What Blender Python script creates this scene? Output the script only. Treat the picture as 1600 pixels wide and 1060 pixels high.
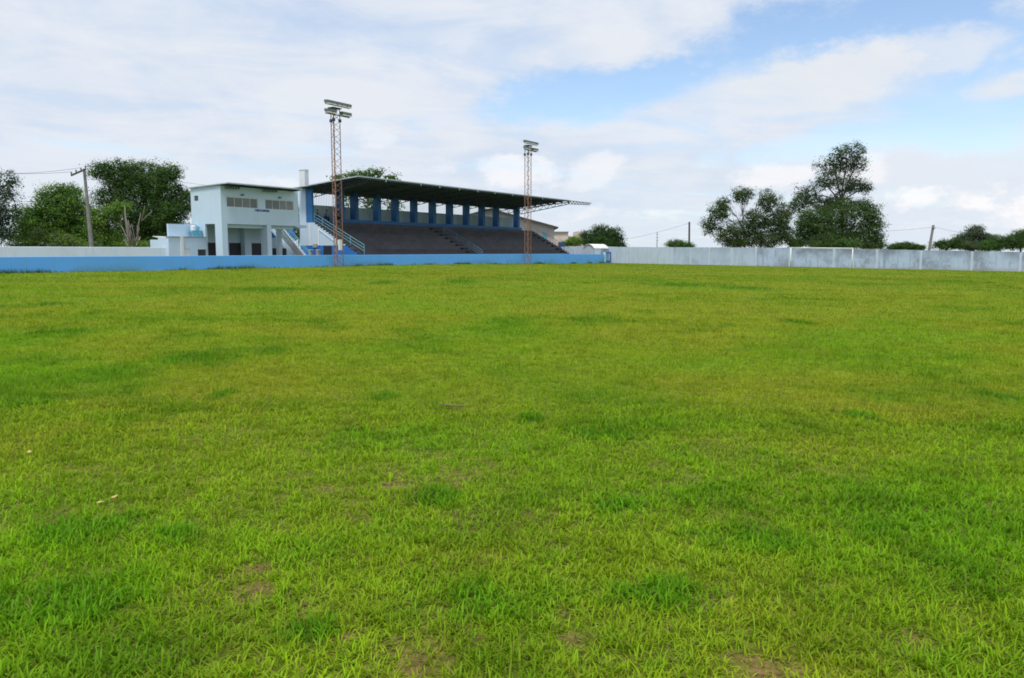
import bpy, bmesh, math, random
import numpy as np
from mathutils import Vector, Matrix

for o in list(bpy.data.objects):
    bpy.data.objects.remove(o)
scene = bpy.context.scene
COL = scene.collection
R = math.radians
random.seed(11)
rng = np.random.default_rng(11)

# ------------------------------------------------------------------ camera
CAM_Z = 1.74
FPX, PX0, PY0, HORIZON = 1220.0, 800.0, 530.0, 393.0      # focal length and horizon in photo pixels
PITCH = math.atan((PY0 - HORIZON) / FPX)
cam_data = bpy.data.cameras.new('camera')
cam = bpy.data.objects.new('camera', cam_data)
COL.objects.link(cam)
cam.location = (0, 0, CAM_Z)
cam.rotation_euler = (R(90) - PITCH, 0, 0)
cam_data.sensor_fit = 'HORIZONTAL'
cam_data.sensor_width = 36.0
cam_data.lens = 36.0 * FPX / 1600.0
cam_data.clip_start = 0.05
cam_data.clip_end = 6000
scene.camera = cam

# ------------------------------------------------------------------ world, sun, exposure
SUN_EL, SUN_AZ = R(66), R(200)          # azimuth clockwise from +Y
world = bpy.data.worlds.new('World')
scene.world = world
world.use_nodes = True
wt = world.node_tree
wt.nodes.clear()


class NT:
    """small helper that chains shader nodes"""
    def __init__(self, tree):
        self.t = tree

    def node(self, kind, **kw):
        n = self.t.nodes.new(kind)
        for k, v in kw.items():
            setattr(n, k, v)
        return n

    def put(self, sock, val):
        if isinstance(val, bpy.types.NodeSocket):
            self.t.links.new(val, sock)
        elif val is not None:
            if isinstance(val, (int, float)) and sock.type == 'RGBA':
                val = (val, val, val, 1)
            sock.default_value = val

    def m(self, op, a, b=None, c=None, clamp=False):
        n = self.node('ShaderNodeMath', operation=op, use_clamp=clamp)
        self.put(n.inputs[0], a)
        if b is not None:
            self.put(n.inputs[1], b)
        if c is not None:
            self.put(n.inputs[2], c)
        return n.outputs[0]

    def step(self, x, lo, hi, out0=0.0, out1=1.0):
        n = self.node('ShaderNodeMapRange', interpolation_type='SMOOTHSTEP')
        for i, v in enumerate((x, lo, hi, out0, out1)):
            self.put(n.inputs[i], v)
        return n.outputs[0]

    def vec(self, x, y, z):
        n = self.node('ShaderNodeCombineXYZ')
        for i, v in enumerate((x, y, z)):
            self.put(n.inputs[i], v)
        return n.outputs[0]

    def noise(self, v, scale, detail=4.0, rough=0.55, lac=2.0, dist=0.0):
        n = self.node('ShaderNodeTexNoise')
        self.put(n.inputs['Vector'], v)
        n.inputs['Scale'].default_value = scale
        n.inputs['Detail'].default_value = detail
        n.inputs['Roughness'].default_value = rough
        n.inputs['Lacunarity'].default_value = lac
        n.inputs['Distortion'].default_value = dist
        return n.outputs['Fac']

    def mix(self, fac, a, b, blend='MIX'):
        n = self.node('ShaderNodeMix', data_type='RGBA', blend_type=blend)
        self.put(n.inputs[0], fac)
        self.put(n.inputs[6], a)
        self.put(n.inputs[7], b)
        return n.outputs[2]


w = NT(wt)
sky = w.node('ShaderNodeTexSky', sky_type='NISHITA')
sky.sun_disc = False
sky.sun_elevation = SUN_EL
sky.sun_rotation = SUN_AZ
sky.air_density = 1.0
sky.dust_density = 0.6
sky.ozone_density = 2.0
tc = w.node('ShaderNodeTexCoord')
sep = w.node('ShaderNodeSeparateXYZ')
wt.links.new(tc.outputs['Generated'], sep.inputs[0])
dx, dy, dz = sep.outputs
az = w.m('ARCTAN2', dx, dy)
el = w.m('ARCSINE', dz)
# cloud layer seen in perspective: project the direction on a flat layer
inv = w.m('DIVIDE', 1.0, w.m('ADD', w.m('MAXIMUM', dz, 0.0), 0.10))
px_ = w.m('MULTIPLY', dx, inv)
py_ = w.m('MULTIPLY', dy, inv)
layer = w.vec(px_, py_, 0.0)
streak = w.vec(w.m('ADD', w.m('MULTIPLY', px_, 0.75), w.m('MULTIPLY', py_, 0.2)),
               w.m('SUBTRACT', w.m('MULTIPLY', py_, 1.1), w.m('MULTIPLY', px_, 0.35)), 3.3)
n_big = w.noise(streak, 0.9, 3, 0.5)
n_mid = w.noise(streak, 1.7, 9, 0.58, dist=0.6)
n_fine = w.noise(layer, 6.0, 8, 0.65)
dome = w.vec(az, w.m('MULTIPLY', el, 2.2), 1.7)
n_dome = w.noise(dome, 5.0, 8, 0.62, dist=0.3)
wob_a = w.m('SUBTRACT', w.noise(w.vec(az, w.m('MULTIPLY', el, 1.8), 5.1), 4.5, 7, 0.62), 0.5)
wob_b = w.m('SUBTRACT', w.noise(w.vec(az, w.m('MULTIPLY', el, 1.8), 9.7), 9.0, 7, 0.68), 0.5)


def blob(a0, e0, ra, re, rot, wob=0.5, soft=0.45):
    """soft ellipse on the sky dome (azimuth, elevation in radians), edges broken by noise; 1 at centre"""
    ca, sa = math.cos(rot), math.sin(rot)
    da = w.m('SUBTRACT', az, a0)
    de = w.m('SUBTRACT', el, e0)
    x = w.m('DIVIDE', w.m('ADD', w.m('MULTIPLY', da, ca), w.m('MULTIPLY', de, sa)), ra)
    y = w.m('DIVIDE', w.m('SUBTRACT', w.m('MULTIPLY', de, ca), w.m('MULTIPLY', da, sa)), re)
    d = w.m('SQRT', w.m('ADD', w.m('MULTIPLY', x, x), w.m('MULTIPLY', y, y)))
    d = w.m('ADD', d, w.m('MULTIPLY', wob_a, 3.4 * wob))
    d = w.m('ADD', d, w.m('MULTIPLY', wob_b, 4.2 * wob))
    return w.step(d, 1.2, soft)


def px2dir(x, y):
    v = Vector(((x - PX0) / FPX, 1.0, -(y - PY0) / FPX))
    v.rotate(Matrix.Rotation(-PITCH, 3, 'X'))
    v.normalize()
    return math.atan2(v.x, v.y), math.asin(v.z)


def pxblob(x, y, rx, ry, rot=0.0, wob=0.5, soft=0.45):
    a, e = px2dir(x, y)
    return blob(a, e, rx / FPX, ry / FPX, rot, wob, soft)


def maxi(*v):
    r = v[0]
    for q in v[1:]:
        r = w.m('MAXIMUM', r, q)
    return r


# thick veil of cloud over most of the sky, with blue gaps that open to the right
cover = w.m('ADD', w.m('MULTIPLY', n_big, 0.5), w.m('MULTIPLY', n_mid, 0.75))
veil = w.step(cover, 0.36, 0.66, 0.55, 1.0)
gap = maxi(pxblob(1360, 55, 330, 84, R(9), 0.5),
           pxblob(970, 138, 280, 42, R(8), 0.5),
           w.m('MULTIPLY', pxblob(1560, 170, 190, 60, R(4), 0.5), 0.85),
           w.m('MULTIPLY', pxblob(1330, 215, 190, 26, R(6), 0.45), 0.7),
           w.m('MULTIPLY', pxblob(1640, 40, 220, 90, R(6), 0.5), 0.9),
           w.m('MULTIPLY', pxblob(150, 230, 90, 9, R(-4), 0.4), 0.35),
           w.m('MULTIPLY', pxblob(500, 235, 60, 10, R(-4), 0.5), 0.3))
patch = maxi(pxblob(1235, 135, 190, 46, R(8), 0.6),
             w.m('MULTIPLY', pxblob(1440, 85, 160, 28, R(3), 0.6), 0.75),
             w.m('MULTIPLY', pxblob(1590, 130, 60, 18, R(10), 0.5), 0.9))
gap = w.m('MULTIPLY', gap, w.m('SUBTRACT', 1.0, w.m('MULTIPLY', patch, 0.93)))
mask = w.m('MULTIPLY', veil, w.m('SUBTRACT', 1.0, w.m('MULTIPLY', gap, 0.95)))
low = w.step(el, 0.17, 0.0)                       # milky air low over the horizon
mask = w.m('MAXIMUM', mask, w.m('MULTIPLY', low, 0.74))
tint = w.m('ADD', w.m('MULTIPLY', n_dome, 0.55), w.m('MULTIPLY', n_mid, 0.45))
cloud = w.mix(w.step(tint, 0.37, 0.60), (0.60, 0.695, 0.84, 1), (0.765, 0.80, 0.865, 1))
cloud = w.mix(w.m('MULTIPLY', low, 0.6), cloud, (0.67, 0.765, 0.87, 1))
cloud = w.mix(w.m('MULTIPLY', patch, 0.7), cloud, (0.80, 0.81, 0.83, 1))
# small heaped clouds near the horizon
heap = maxi(*[w.m('MULTIPLY', pxblob(*p[:5], 1.15, 0.30), p[5]) for p in (
    (1522, 310, 64, 26, R(-2), 1.0), (1440, 310, 44, 18, 0, 0.9), (1203, 276, 44, 18, 0, 0.7),
    (805, 272, 52, 26, R(-8), 0.8), (592, 218, 24, 18, 0, 0.4), (930, 270, 44, 20, R(30), 0.5),
    (1010, 334, 70, 14, R(2), 0.6), (1490, 350, 66, 14, 0, 0.55), (690, 264, 34, 12, 0, 0.5),
    (905, 340, 44, 16, R(8), 0.5), (1350, 262, 40, 26, 0, 0.6), (450, 288, 34, 12, 0, 0.55))])
heap = w.m('MULTIPLY', heap, w.step(n_dome, 0.25, 0.5, 0.7, 1.0))
mask = w.m('MAXIMUM', mask, w.m('MULTIPLY', heap, 0.9))
cloud = w.mix(w.m('MULTIPLY', heap, 0.95), cloud, (0.95, 0.93, 0.94, 1))
bg_sky = w.node('ShaderNodeBackground')
wt.links.new(sky.outputs[0], bg_sky.inputs[0])
bg_sky.inputs[1].default_value = 0.15
bg_cloud = w.node('ShaderNodeBackground')
wt.links.new(cloud, bg_cloud.inputs[0])
bg_cloud.inputs[1].default_value = 0.86
mixs = w.node('ShaderNodeMixShader')
wt.links.new(mask, mixs.inputs[0])
wt.links.new(bg_sky.outputs[0], mixs.inputs[1])
wt.links.new(bg_cloud.outputs[0], mixs.inputs[2])
wout = w.node('ShaderNodeOutputWorld')
wt.links.new(mixs.outputs[0], wout.inputs[0])

sun_data = bpy.data.lights.new('sun', 'SUN')
sun_data.energy = 2.6
sun_data.angle = R(14)
sun_data.color = (1.0, 0.95, 0.86)
sun = bpy.data.objects.new('sun', sun_data)
COL.objects.link(sun)
sdir = Vector((math.sin(SUN_AZ) * math.cos(SUN_EL), math.cos(SUN_AZ) * math.cos(SUN_EL), math.sin(SUN_EL)))
sun.location = sdir * 60
sun.rotation_euler = sdir.to_track_quat('Z', 'Y').to_euler()

scene.view_settings.view_transform = 'Standard'
scene.view_settings.look = 'None'
scene.view_settings.exposure = 0.3
scene.view_settings.gamma = 1.0
scene.view_settings.use_curve_mapping = False
scene.cycles.max_bounces = 5
scene.cycles.diffuse_bounces = 3
scene.cycles.transparent_max_bounces = 4
scene.cycles.use_denoising = True
scene.cycles.filter_width = 1.8

# ------------------------------------------------------------------ frames of reference
# stand side of the ground: u runs along the blue wall, v goes away from the pitch
YAW = R(57.5)
ORIGIN = Vector((-15.7, 68.4, 0))
UU = Vector((math.cos(YAW), math.sin(YAW), 0))
VV = Vector((-math.sin(YAW), math.cos(YAW), 0))


def uv2w(u, v, z=0.0):
    return ORIGIN + UU * u + VV * v + Vector((0, 0, z))


def photo_ray(x, y):
    v = Vector(((x - PX0) / FPX, 1.0, -(y - PY0) / FPX))
    v.rotate(Matrix.Rotation(-PITCH, 3, 'X'))
    return v


def at(x, y, depth):
    """world point seen at photo pixel x, y, `depth` metres up the pitch"""
    d = photo_ray(x, y)
    return Vector((0, 0, CAM_Z)) + d * (depth / d.y)


def ground_z(X, Y):
    X = np.clip(X, -60, 75)
    Y = np.clip(Y, -20, 140)
    z = -0.012 * X + 0.0017 * Y
    du = (X - ORIGIN.x) * UU.x + (Y - ORIGIN.y) * UU.y
    dv = (X - ORIGIN.x) * VV.x + (Y - ORIGIN.y) * VV.y
    return z + 0.17 * np.exp(-((du - 12) / 22) ** 2) * np.exp(-(np.minimum(dv, 0) / 9) ** 2)


def on_ground(x, y):
    p = Vector((0, 0, CAM_Z))
    d = photo_ray(x, y)
    t = CAM_Z / -d.z
    for _ in range(6):
        q = p + d * t
        t = (CAM_Z - float(ground_z(q.x, q.y))) / -d.z
    return p + d * t


# ------------------------------------------------------------------ materials
MATS = {}


def new_mat(name):
    m = bpy.data.materials.new(name)
    m.use_nodes = True
    nt = m.node_tree
    nt.nodes.clear()
    k = NT(nt)
    out = k.node('ShaderNodeOutputMaterial')
    b = k.node('ShaderNodeBsdfPrincipled')
    nt.links.new(b.outputs[0], out.inputs[0])
    MATS[name] = m
    return m, k, b, out


def geo_pos(k):
    return k.node('ShaderNodeNewGeometry').outputs['Position']


def bump(k, b, h, strength=0.3, dist=0.02):
    n = k.node('ShaderNodeBump')
    n.inputs['Strength'].default_value = strength
    n.inputs['Distance'].default_value = dist
    k.put(n.inputs['Height'], h)
    k.t.links.new(n.outputs[0], b.inputs['Normal'])


def plain(name, col, rough=0.8, var=0.12, scale=1.2, metal=0.0, relief=0.2):
    m, k, b, _ = new_mat(name)
    p = geo_pos(k)
    n = k.noise(p, scale, 6, 0.6)
    n2 = k.noise(p, scale * 9, 4, 0.6)
    f = k.m('ADD', k.m('MULTIPLY', n, 0.7), k.m('MULTIPLY', n2, 0.3))
    lo = tuple(c * (1 - var) for c in col) + (1,)
    hi = tuple(min(1, c * (1 + var)) for c in col) + (1,)
    k.put(b.inputs['Base Color'], k.mix(k.step(f, 0.3, 0.7), lo, hi))
    b.inputs['Roughness'].default_value = rough
    b.inputs['Metallic'].default_value = metal
    if relief:
        bump(k, b, n2, relief, 0.01)
    return m


def painted(name, col, stain=(0.20, 0.22, 0.20), amount=0.5, top=None, foot=None, streaks=0.4, scale=0.5, moss=None):
    """weathered masonry paint: blotches, rain streaks and, if asked, grime at a height band"""
    m, k, b, _ = new_mat(name)
    p = geo_pos(k)
    sp = k.node('ShaderNodeSeparateXYZ')
    k.t.links.new(p, sp.inputs[0])
    blot = k.noise(p, scale, 7, 0.65)
    fine = k.noise(p, 6.0, 6, 0.65)
    run = k.noise(k.vec(k.m('MULTIPLY', sp.outputs[0], 3.0), k.m('MULTIPLY', sp.outputs[1], 3.0),
                        k.m('MULTIPLY', sp.outputs[2], 0.35)), 1.0, 5, 0.65)
    g = k.step(k.m('ADD', k.m('MULTIPLY', blot, 0.7), k.m('MULTIPLY', fine, 0.3)), 0.44, 0.62)
    g = k.m('MULTIPLY', g, amount)
    s = k.m('MULTIPLY', k.step(run, 0.50, 0.66), streaks)
    g = k.m('MAXIMUM', g, s)
    if top:
        z0, z1, a = top
        t = k.m('MULTIPLY', k.step(k.m('ADD', sp.outputs[2], k.m('MULTIPLY', k.m('SUBTRACT', run, 0.5), 1.6)), z0, z1), a)
        g = k.m('MAXIMUM', g, k.m('MULTIPLY', t, k.step(blot, 0.30, 0.62)))
    tone = k.mix(fine, tuple(c * 0.93 for c in col) + (1,), tuple(min(1, c * 1.05) for c in col) + (1,))
    c = k.mix(g, tone, stain + (1,))
    if foot:
        z0, z1, fc = foot
        f = k.m('MULTIPLY', k.step(k.m('ADD', sp.outputs[2], k.m('MULTIPLY', k.m('SUBTRACT', fine, 0.5), 0.7)), z1, z0), 0.75)
        if moss:
            f = k.m('MULTIPLY', f, k.step(k.noise(p, 0.28, 3, 0.5), 0.48, 0.62))
        c = k.mix(f, c, fc + (1,))
    k.put(b.inputs['Base Color'], c)
    b.inputs['Roughness'].default_value = 0.75
    bump(k, b, fine, 0.25, 0.01)
    return m


def leafmat(name, trans=0.3, rough=0.55):
    m, k, b, out = new_mat(name)
    a = k.node('ShaderNodeAttribute')
    a.attribute_name = 'tint'
    k.put(b.inputs['Base Color'], a.outputs['Color'])
    b.inputs['Roughness'].default_value = rough
    b.inputs['Specular IOR Level'].default_value = 0.08
    t = k.node('ShaderNodeBsdfTranslucent')
    k.put(t.inputs[0], a.outputs['Color'])
    mx = k.node('ShaderNodeMixShader')
    mx.inputs[0].default_value = trans
    k.t.links.new(b.outputs[0], mx.inputs[1])
    k.t.links.new(t.outputs[0], mx.inputs[2])
    k.t.links.new(mx.outputs[0], out.inputs[0])
    return m


painted('plaster', (0.52, 0.665, 0.80), amount=0.18, streaks=0.16, stain=(0.34, 0.40, 0.42))
painted('plaster_white', (0.74, 0.77, 0.80), amount=0.15, streaks=0.12, stain=(0.45, 0.46, 0.46))
painted('field_blue', (0.125, 0.425, 1.0), amount=0.45, streaks=0.4, stain=(0.12, 0.38, 0.72),
        foot=(0.30, 1.05, (0.12, 0.27, 0.27)), moss=True)
painted('back_wall_paint', (0.42, 0.52, 0.70), amount=0.78, streaks=0.65, stain=(0.17, 0.20, 0.265), scale=0.45,
        top=(0.3, 1.8, 0.9), foot=(-0.75, 0.1, (0.30, 0.31, 0.30)))
painted('back_wall_mid', (0.44, 0.54, 0.70), amount=0.5, streaks=0.42, stain=(0.23, 0.27, 0.34), scale=0.5, top=(0.5, 2.2, 0.6), foot=(-0.75, 0.1, (0.30, 0.31, 0.30)))
painted('back_wall_pale', (0.48, 0.57, 0.71), amount=0.30, streaks=0.35, stain=(0.30, 0.34, 0.42), scale=0.6)
painted('pilaster_paint', (0.49, 0.57, 0.70), amount=0.35, streaks=0.35, stain=(0.38, 0.42, 0.48), scale=0.9)
painted('low_wall_white', (0.68, 0.79, 0.86), amount=0.20, streaks=0.20, stain=(0.36, 0.42, 0.44))
plain('stand_blue', (0.025, 0.145, 0.36), 0.6, 0.10)
plain('dado_blue', (0.025, 0.16, 0.50), 0.6, 0.10)
plain('parapet_grey', (0.42, 0.52, 0.54), 0.8, 0.10)
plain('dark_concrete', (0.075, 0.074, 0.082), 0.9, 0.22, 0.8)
plain('black_paint', (0.020, 0.021, 0.026), 0.6, 0.2)
plain('concrete', (0.33, 0.32, 0.30), 0.9, 0.15)
plain('old_pole', (0.20, 0.195, 0.19), 0.9, 0.2, 3)
plain('dark_pole', (0.07, 0.065, 0.06), 0.9, 0.2, 3)
plain('stair_tread', (0.30, 0.25, 0.21), 0.9, 0.25, 2)
plain('roof_metal', (0.095, 0.125, 0.20), 0.55, 0.18, 0.6, 0.3, 0)
plain('roof_edge', (0.42, 0.50, 0.52), 0.5, 0.12, 1, 0.2, 0)
plain('truss_steel', (0.065, 0.082, 0.115), 0.6, 0.15, 2, 0.3, 0)
plain('truss_pale', (0.15, 0.18, 0.21), 0.6, 0.15, 2, 0.2, 0)
plain('rail_turquoise', (0.16, 0.40, 0.52), 0.5, 0.1, 2, 0, 0)
plain('rail_blue', (0.10, 0.27, 0.42), 0.5, 0.1, 2, 0, 0)
plain('tower_rust', (0.27, 0.15, 0.11), 0.8, 0.28, 2.5, 0.1, 0)
plain('lamp_housing', (0.13, 0.17, 0.165), 0.5, 0.15, 3, 0.2, 0)
plain('lamp_glass', (0.62, 0.62, 0.60), 0.15, 0.05, 3, 0, 0)
plain('white_steel', (0.72, 0.75, 0.78), 0.45, 0.06, 3, 0, 0)
plain('window_frame', (0.60, 0.63, 0.63), 0.5, 0.06, 3, 0, 0)
plain('window_pane', (0.17, 0.18, 0.19), 0.22, 0.16, 1.6, 0, 0)
plain('window_pane_dark', (0.13, 0.14, 0.15), 0.22, 0.16, 1.6, 0, 0)
plain('dark_pane', (0.05, 0.055, 0.06), 0.2, 0.15, 2, 0, 0)
plain('turquoise', (0.10, 0.42, 0.58), 0.5, 0.1, 2)
plain('letter_blue', (0.02, 0.07, 0.32), 0.5, 0.05, 3, 0, 0)
plain('pink_plaster', (0.50, 0.46, 0.46), 0.9, 0.12, 0.7)
plain('beige_plaster', (0.60, 0.52, 0.47), 0.9, 0.18, 0.5)
plain('roof_green', (0.06, 0.085, 0.085), 0.6, 0.15, 1, 0.2, 0)
plain('shed_grey', (0.40, 0.47, 0.55), 0.8, 0.10)
plain('shed_roof', (0.74, 0.77, 0.78), 0.6, 0.08)
plain('sign_blue', (0.03, 0.08, 0.22), 0.5, 0.1)
plain('brown_brick', (0.15, 0.10, 0.085), 0.9, 0.2)
plain('dead_wood', (0.25, 0.225, 0.20), 0.9, 0.18, 3)
plain('bark', (0.11, 0.085, 0.065), 0.95, 0.25, 3)
plain('bark_grey', (0.17, 0.15, 0.135), 0.95, 0.25, 3)
plain('wire', (0.05, 0.05, 0.055), 0.6, 0.05, 1, 0, 0)
plain('dry_leaf', (0.50, 0.36, 0.13), 0.8, 0.2, 30, 0, 0)
plain('twig_wood', (0.16, 0.11, 0.075), 0.9, 0.2, 30, 0, 0)
plain('skin', (0.25, 0.14, 0.10), 0.6, 0.05, 5, 0, 0)
plain('skin_pale', (0.40, 0.26, 0.20), 0.6, 0.05, 5, 0, 0)
plain('hair', (0.012, 0.010, 0.010), 0.6, 0.1, 9, 0, 0)
plain('cloth_blue', (0.05, 0.14, 0.32), 0.9, 0.1, 5, 0, 0)
plain('cloth_dark', (0.02, 0.022, 0.03), 0.9, 0.1, 5, 0, 0)
plain('cloth_plum', (0.06, 0.045, 0.055), 0.9, 0.1, 5, 0, 0)
plain('cloth_olive', (0.055, 0.055, 0.035), 0.9, 0.1, 5, 0, 0)
leafmat('leaves', 0.48)
leafmat('grass_blade', 0.40, 0.5)

for nm_ in ('dark_concrete', 'stand_blue', 'window_pane'):          # each piece weathered a little differently
    k = NT(MATS[nm_].node_tree)
    b = next(n_ for n_ in k.t.nodes if n_.type == 'BSDF_PRINCIPLED')
    src = b.inputs['Base Color'].links[0].from_socket
    rnd = k.node('ShaderNodeObjectInfo').outputs['Random']
    k.put(b.inputs['Base Color'], k.mix(1.0, src, k.mix(rnd, (0.80, 0.80, 0.80, 1), (1.22, 1.20, 1.18, 1)), 'MULTIPLY'))

# ------------------------------------------------------------------ object helpers
def link(o, parent=None):
    COL.objects.link(o)
    if parent is not None:
        o.parent = parent
    return o


def tag(o, label, cat, group=None):
    o['label'] = label
    o['category'] = cat
    if group:
        o['group'] = group
    return o


BASE = {}


def thing(name, label, cat, base, group=None, frame='uv'):
    """Empty at the thing's base. frame 'uv': parts are given in (u, v, z); 'w': in world metres"""
    o = bpy.data.objects.new(name, None)
    o.empty_display_size = 0.5
    link(o)
    base = Vector(base)
    if frame == 'uv':
        o.location = uv2w(*base)
        o.rotation_euler = (0, 0, YAW)
    else:
        o.location = base
    BASE[o] = base
    return tag(o, label, cat, group)


def np_mesh(name, verts, faces_flat, sizes, tint=None, smooth=False):
    me = bpy.data.meshes.new(name)
    verts = np.asarray(verts, np.float32)
    faces_flat = np.asarray(faces_flat, np.int32)
    sizes = np.asarray(sizes, np.int32)
    me.vertices.add(len(verts))
    me.vertices.foreach_set('co', verts.ravel())
    me.loops.add(len(faces_flat))
    me.loops.foreach_set('vertex_index', faces_flat)
    me.polygons.add(len(sizes))
    me.polygons.foreach_set('loop_start', np.concatenate(([0], np.cumsum(sizes)[:-1])).astype(np.int32))
    if smooth:
        me.polygons.foreach_set('use_smooth', np.ones(len(sizes), bool))
    if tint is not None:
        a = me.color_attributes.new('tint', 'FLOAT_COLOR', 'POINT')
        c = np.ones((len(verts), 4), np.float32)
        c[:, :3] = tint
        a.data.foreach_set('color', c.ravel())
    me.update(calc_edges=True)
    me.validate()
    return me


class MB:
    """collects boxes, bars, tubes and prisms into one mesh"""
    def __init__(self):
        self.v, self.f = [], []

    def add(self, vs, fs):
        n = len(self.v)
        self.v += [Vector(q) for q in vs]
        self.f += [tuple(i + n for i in f) for f in fs]
        return self

    def box(self, x0, x1, y0, y1, z0, z1):
        vs = [(x, y, z) for z in (z0, z1) for y in (y0, y1) for x in (x0, x1)]
        return self.add(vs, [(0, 2, 3, 1), (4, 5, 7, 6), (0, 1, 5, 4), (2, 6, 7, 3), (0, 4, 6, 2), (1, 3, 7, 5)])

    def bar(self, p, q, a, b=None, up=(0, 0, 1)):
        b = b or a
        p, q = Vector(p), Vector(q)
        d = (q - p).normalized()
        up = Vector(up)
        if abs(d.dot(up)) > 0.98:
            up = Vector((1, 0, 0))
        s = d.cross(up).normalized() * a / 2
        t = s.cross(d).normalized() * b / 2
        vs = [e + i * s + j * t for e in (p, q) for i, j in ((-1, -1), (1, -1), (1, 1), (-1, 1))]
        return self.add(vs, [(3, 2, 1, 0), (4, 5, 6, 7), (0, 1, 5, 4), (1, 2, 6, 5), (2, 3, 7, 6), (3, 0, 4, 7)])

    def tube(self, pts, rad, n=6):
        pts = [Vector(p) for p in pts]
        if not isinstance(rad, (list, tuple)):
            rad = [rad] * len(pts)
        rings = []
        for i, p in enumerate(pts):
            d = (pts[min(i + 1, len(pts) - 1)] - pts[max(i - 1, 0)]).normalized()
            ref = Vector((0, 0, 1)) if abs(d.z) < 0.9 else Vector((1, 0, 0))
            s = d.cross(ref).normalized()
            t = d.cross(s)
            rings.append([p + (s * math.cos(a) + t * math.sin(a)) * rad[i]
                          for a in [2 * math.pi * j / n for j in range(n)]])
        vs = [q for r in rings for q in r]
        fs = []
        for i in range(len(pts) - 1):
            for j in range(n):
                fs.append((i * n + j, i * n + (j + 1) % n, (i + 1) * n + (j + 1) % n, (i + 1) * n + j))
        fs.append(tuple(reversed(range(n))))
        fs.append(tuple((len(pts) - 1) * n + j for j in range(n)))
        return self.add(vs, fs)

    def prism_u(self, poly, u0, u1):
        """polygon in (v, z) extruded along u"""
        n = len(poly)
        vs = [(u0, a, b) for a, b in poly] + [(u1, a, b) for a, b in poly]
        fs = [tuple(reversed(range(n))), tuple(range(n, 2 * n))]
        fs += [(i, (i + 1) % n, n + (i + 1) % n, n + i) for i in range(n)]
        return self.add(vs, fs)

    def prism_v(self, poly, v0, v1):
        n = len(poly)
        vs = [(a, v0, b) for a, b in poly] + [(a, v1, b) for a, b in poly]
        fs = [tuple(range(n)), tuple(reversed(range(n, 2 * n)))]
        fs += [(i, n + i, n + (i + 1) % n, (i + 1) % n) for i in range(n)]
        return self.add(vs, fs)

    def build(self, name, mat, parent=None, root=None, smooth=False):
        root = root or parent
        off = BASE.get(root, Vector((0, 0, 0))) if root is not None else Vector((0, 0, 0))
        me = bpy.data.meshes.new(name)
        me.from_pydata([v - off for v in self.v], [], self.f)
        bm = bmesh.new()
        bm.from_mesh(me)
        bmesh.ops.recalc_face_normals(bm, faces=bm.faces)
        bm.to_mesh(me)
        bm.free()
        if smooth:
            for p in me.polygons:
                p.use_smooth = True
        me.materials.append(MATS[mat])
        o = bpy.data.objects.new(name, me)
        return link(o, parent)


def part(name, mat, parent, *boxes, root=None):
    m = MB()
    for b in boxes:
        m.box(*b)
    return m.build(name, mat, parent, root or parent)


def copy_tree(o, parent=None):
    c = o.copy()
    COL.objects.link(c)
    c.parent = parent
    if o in BASE:
        BASE[c] = BASE[o]
    for ch in list(o.children):
        copy_tree(ch, c)
    return c


# ------------------------------------------------------------------ noise for ground and grass (shared by both)
def vnoise(x, y, seed):
    xi, yi = np.floor(x).astype(np.int64), np.floor(y).astype(np.int64)
    fx, fy = x - xi, y - yi
    fx, fy = fx * fx * (3 - 2 * fx), fy * fy * (3 - 2 * fy)

    def h(a, b):
        n = (a * 374761393 + b * 668265263 + seed * 974634777) & 0xffffffff
        n = ((n ^ (n >> 13)) * 1274126177) & 0xffffffff
        return ((n ^ (n >> 16)) & 0xffff) / 65535.0
    a = h(xi, yi) * (1 - fx) + h(xi + 1, yi) * fx
    b = h(xi, yi + 1) * (1 - fx) + h(xi + 1, yi + 1) * fx
    return a * (1 - fy) + b * fy


def fbm(x, y, seed, octs=4):
    s, a, t = 0, 1.0, 0
    for i in range(octs):
        s = s + a * vnoise(x * 2 ** i + 17.3 * i, y * 2 ** i - 9.1 * i, seed + i)
        t += a
        a *= 0.55
    return s / t


LUSH = [(90, 950, 150, 45), (770, 945, 110, 42), (690, 775, 50, 22), (830, 655, 30, 10), (600, 620, 22, 8),
        (560, 680, 60, 12), (350, 615, 20, 8), (960, 680, 70, 14), (300, 560, 80, 16), (430, 550, 40, 7),
        (600, 442, 30, 4), (720, 440, 30, 4), (420, 452, 80, 4), (70, 476, 40, 4), (10, 480, 25, 4),
        (100, 520, 60, 7), (1160, 450, 50, 4), (1060, 445, 60, 4), (1250, 505, 20, 5), (1180, 845, 110, 30),
        (1020, 930, 90, 35), (1500, 900, 70, 40), (960, 790, 60, 18), (1340, 650, 30, 7), (1560, 620, 40, 10),
        (140, 835, 90, 30), (270, 840, 50, 20), (1380, 830, 60, 22), (470, 990, 60, 25)]
SOIL = [(905, 1005, 45, 16), (870, 1040, 40, 16), (700, 870, 40, 10), (640, 880, 26, 8), (400, 890, 34, 12),
        (405, 925, 20, 8), (345, 1050, 40, 14), (1190, 1045, 60, 14), (890, 858, 40, 10), (550, 1000, 40, 14),
        (1100, 940, 40, 10), (180, 1030, 30, 10), (1550, 800, 30, 6), (100, 815, 20, 6), (1250, 950, 30, 9),
        (620, 760, 20, 6), (1440, 1000, 40, 10), (760, 870, 30, 8), (640, 1045, 30, 10)]


def patches(lst):
    out = []
    for x, y, rx, ry in lst:
        c = on_ground(x, y)
        e = on_ground(x + rx, y)
        t = on_ground(x, y - ry)
        b = on_ground(x, y + ry)
        out.append((c.x, c.y, (e - c).length, max(0.10, (t - b).length / 2)))
    return out


LUSH_P, SOIL_P = patches(LUSH), patches(SOIL)


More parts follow.
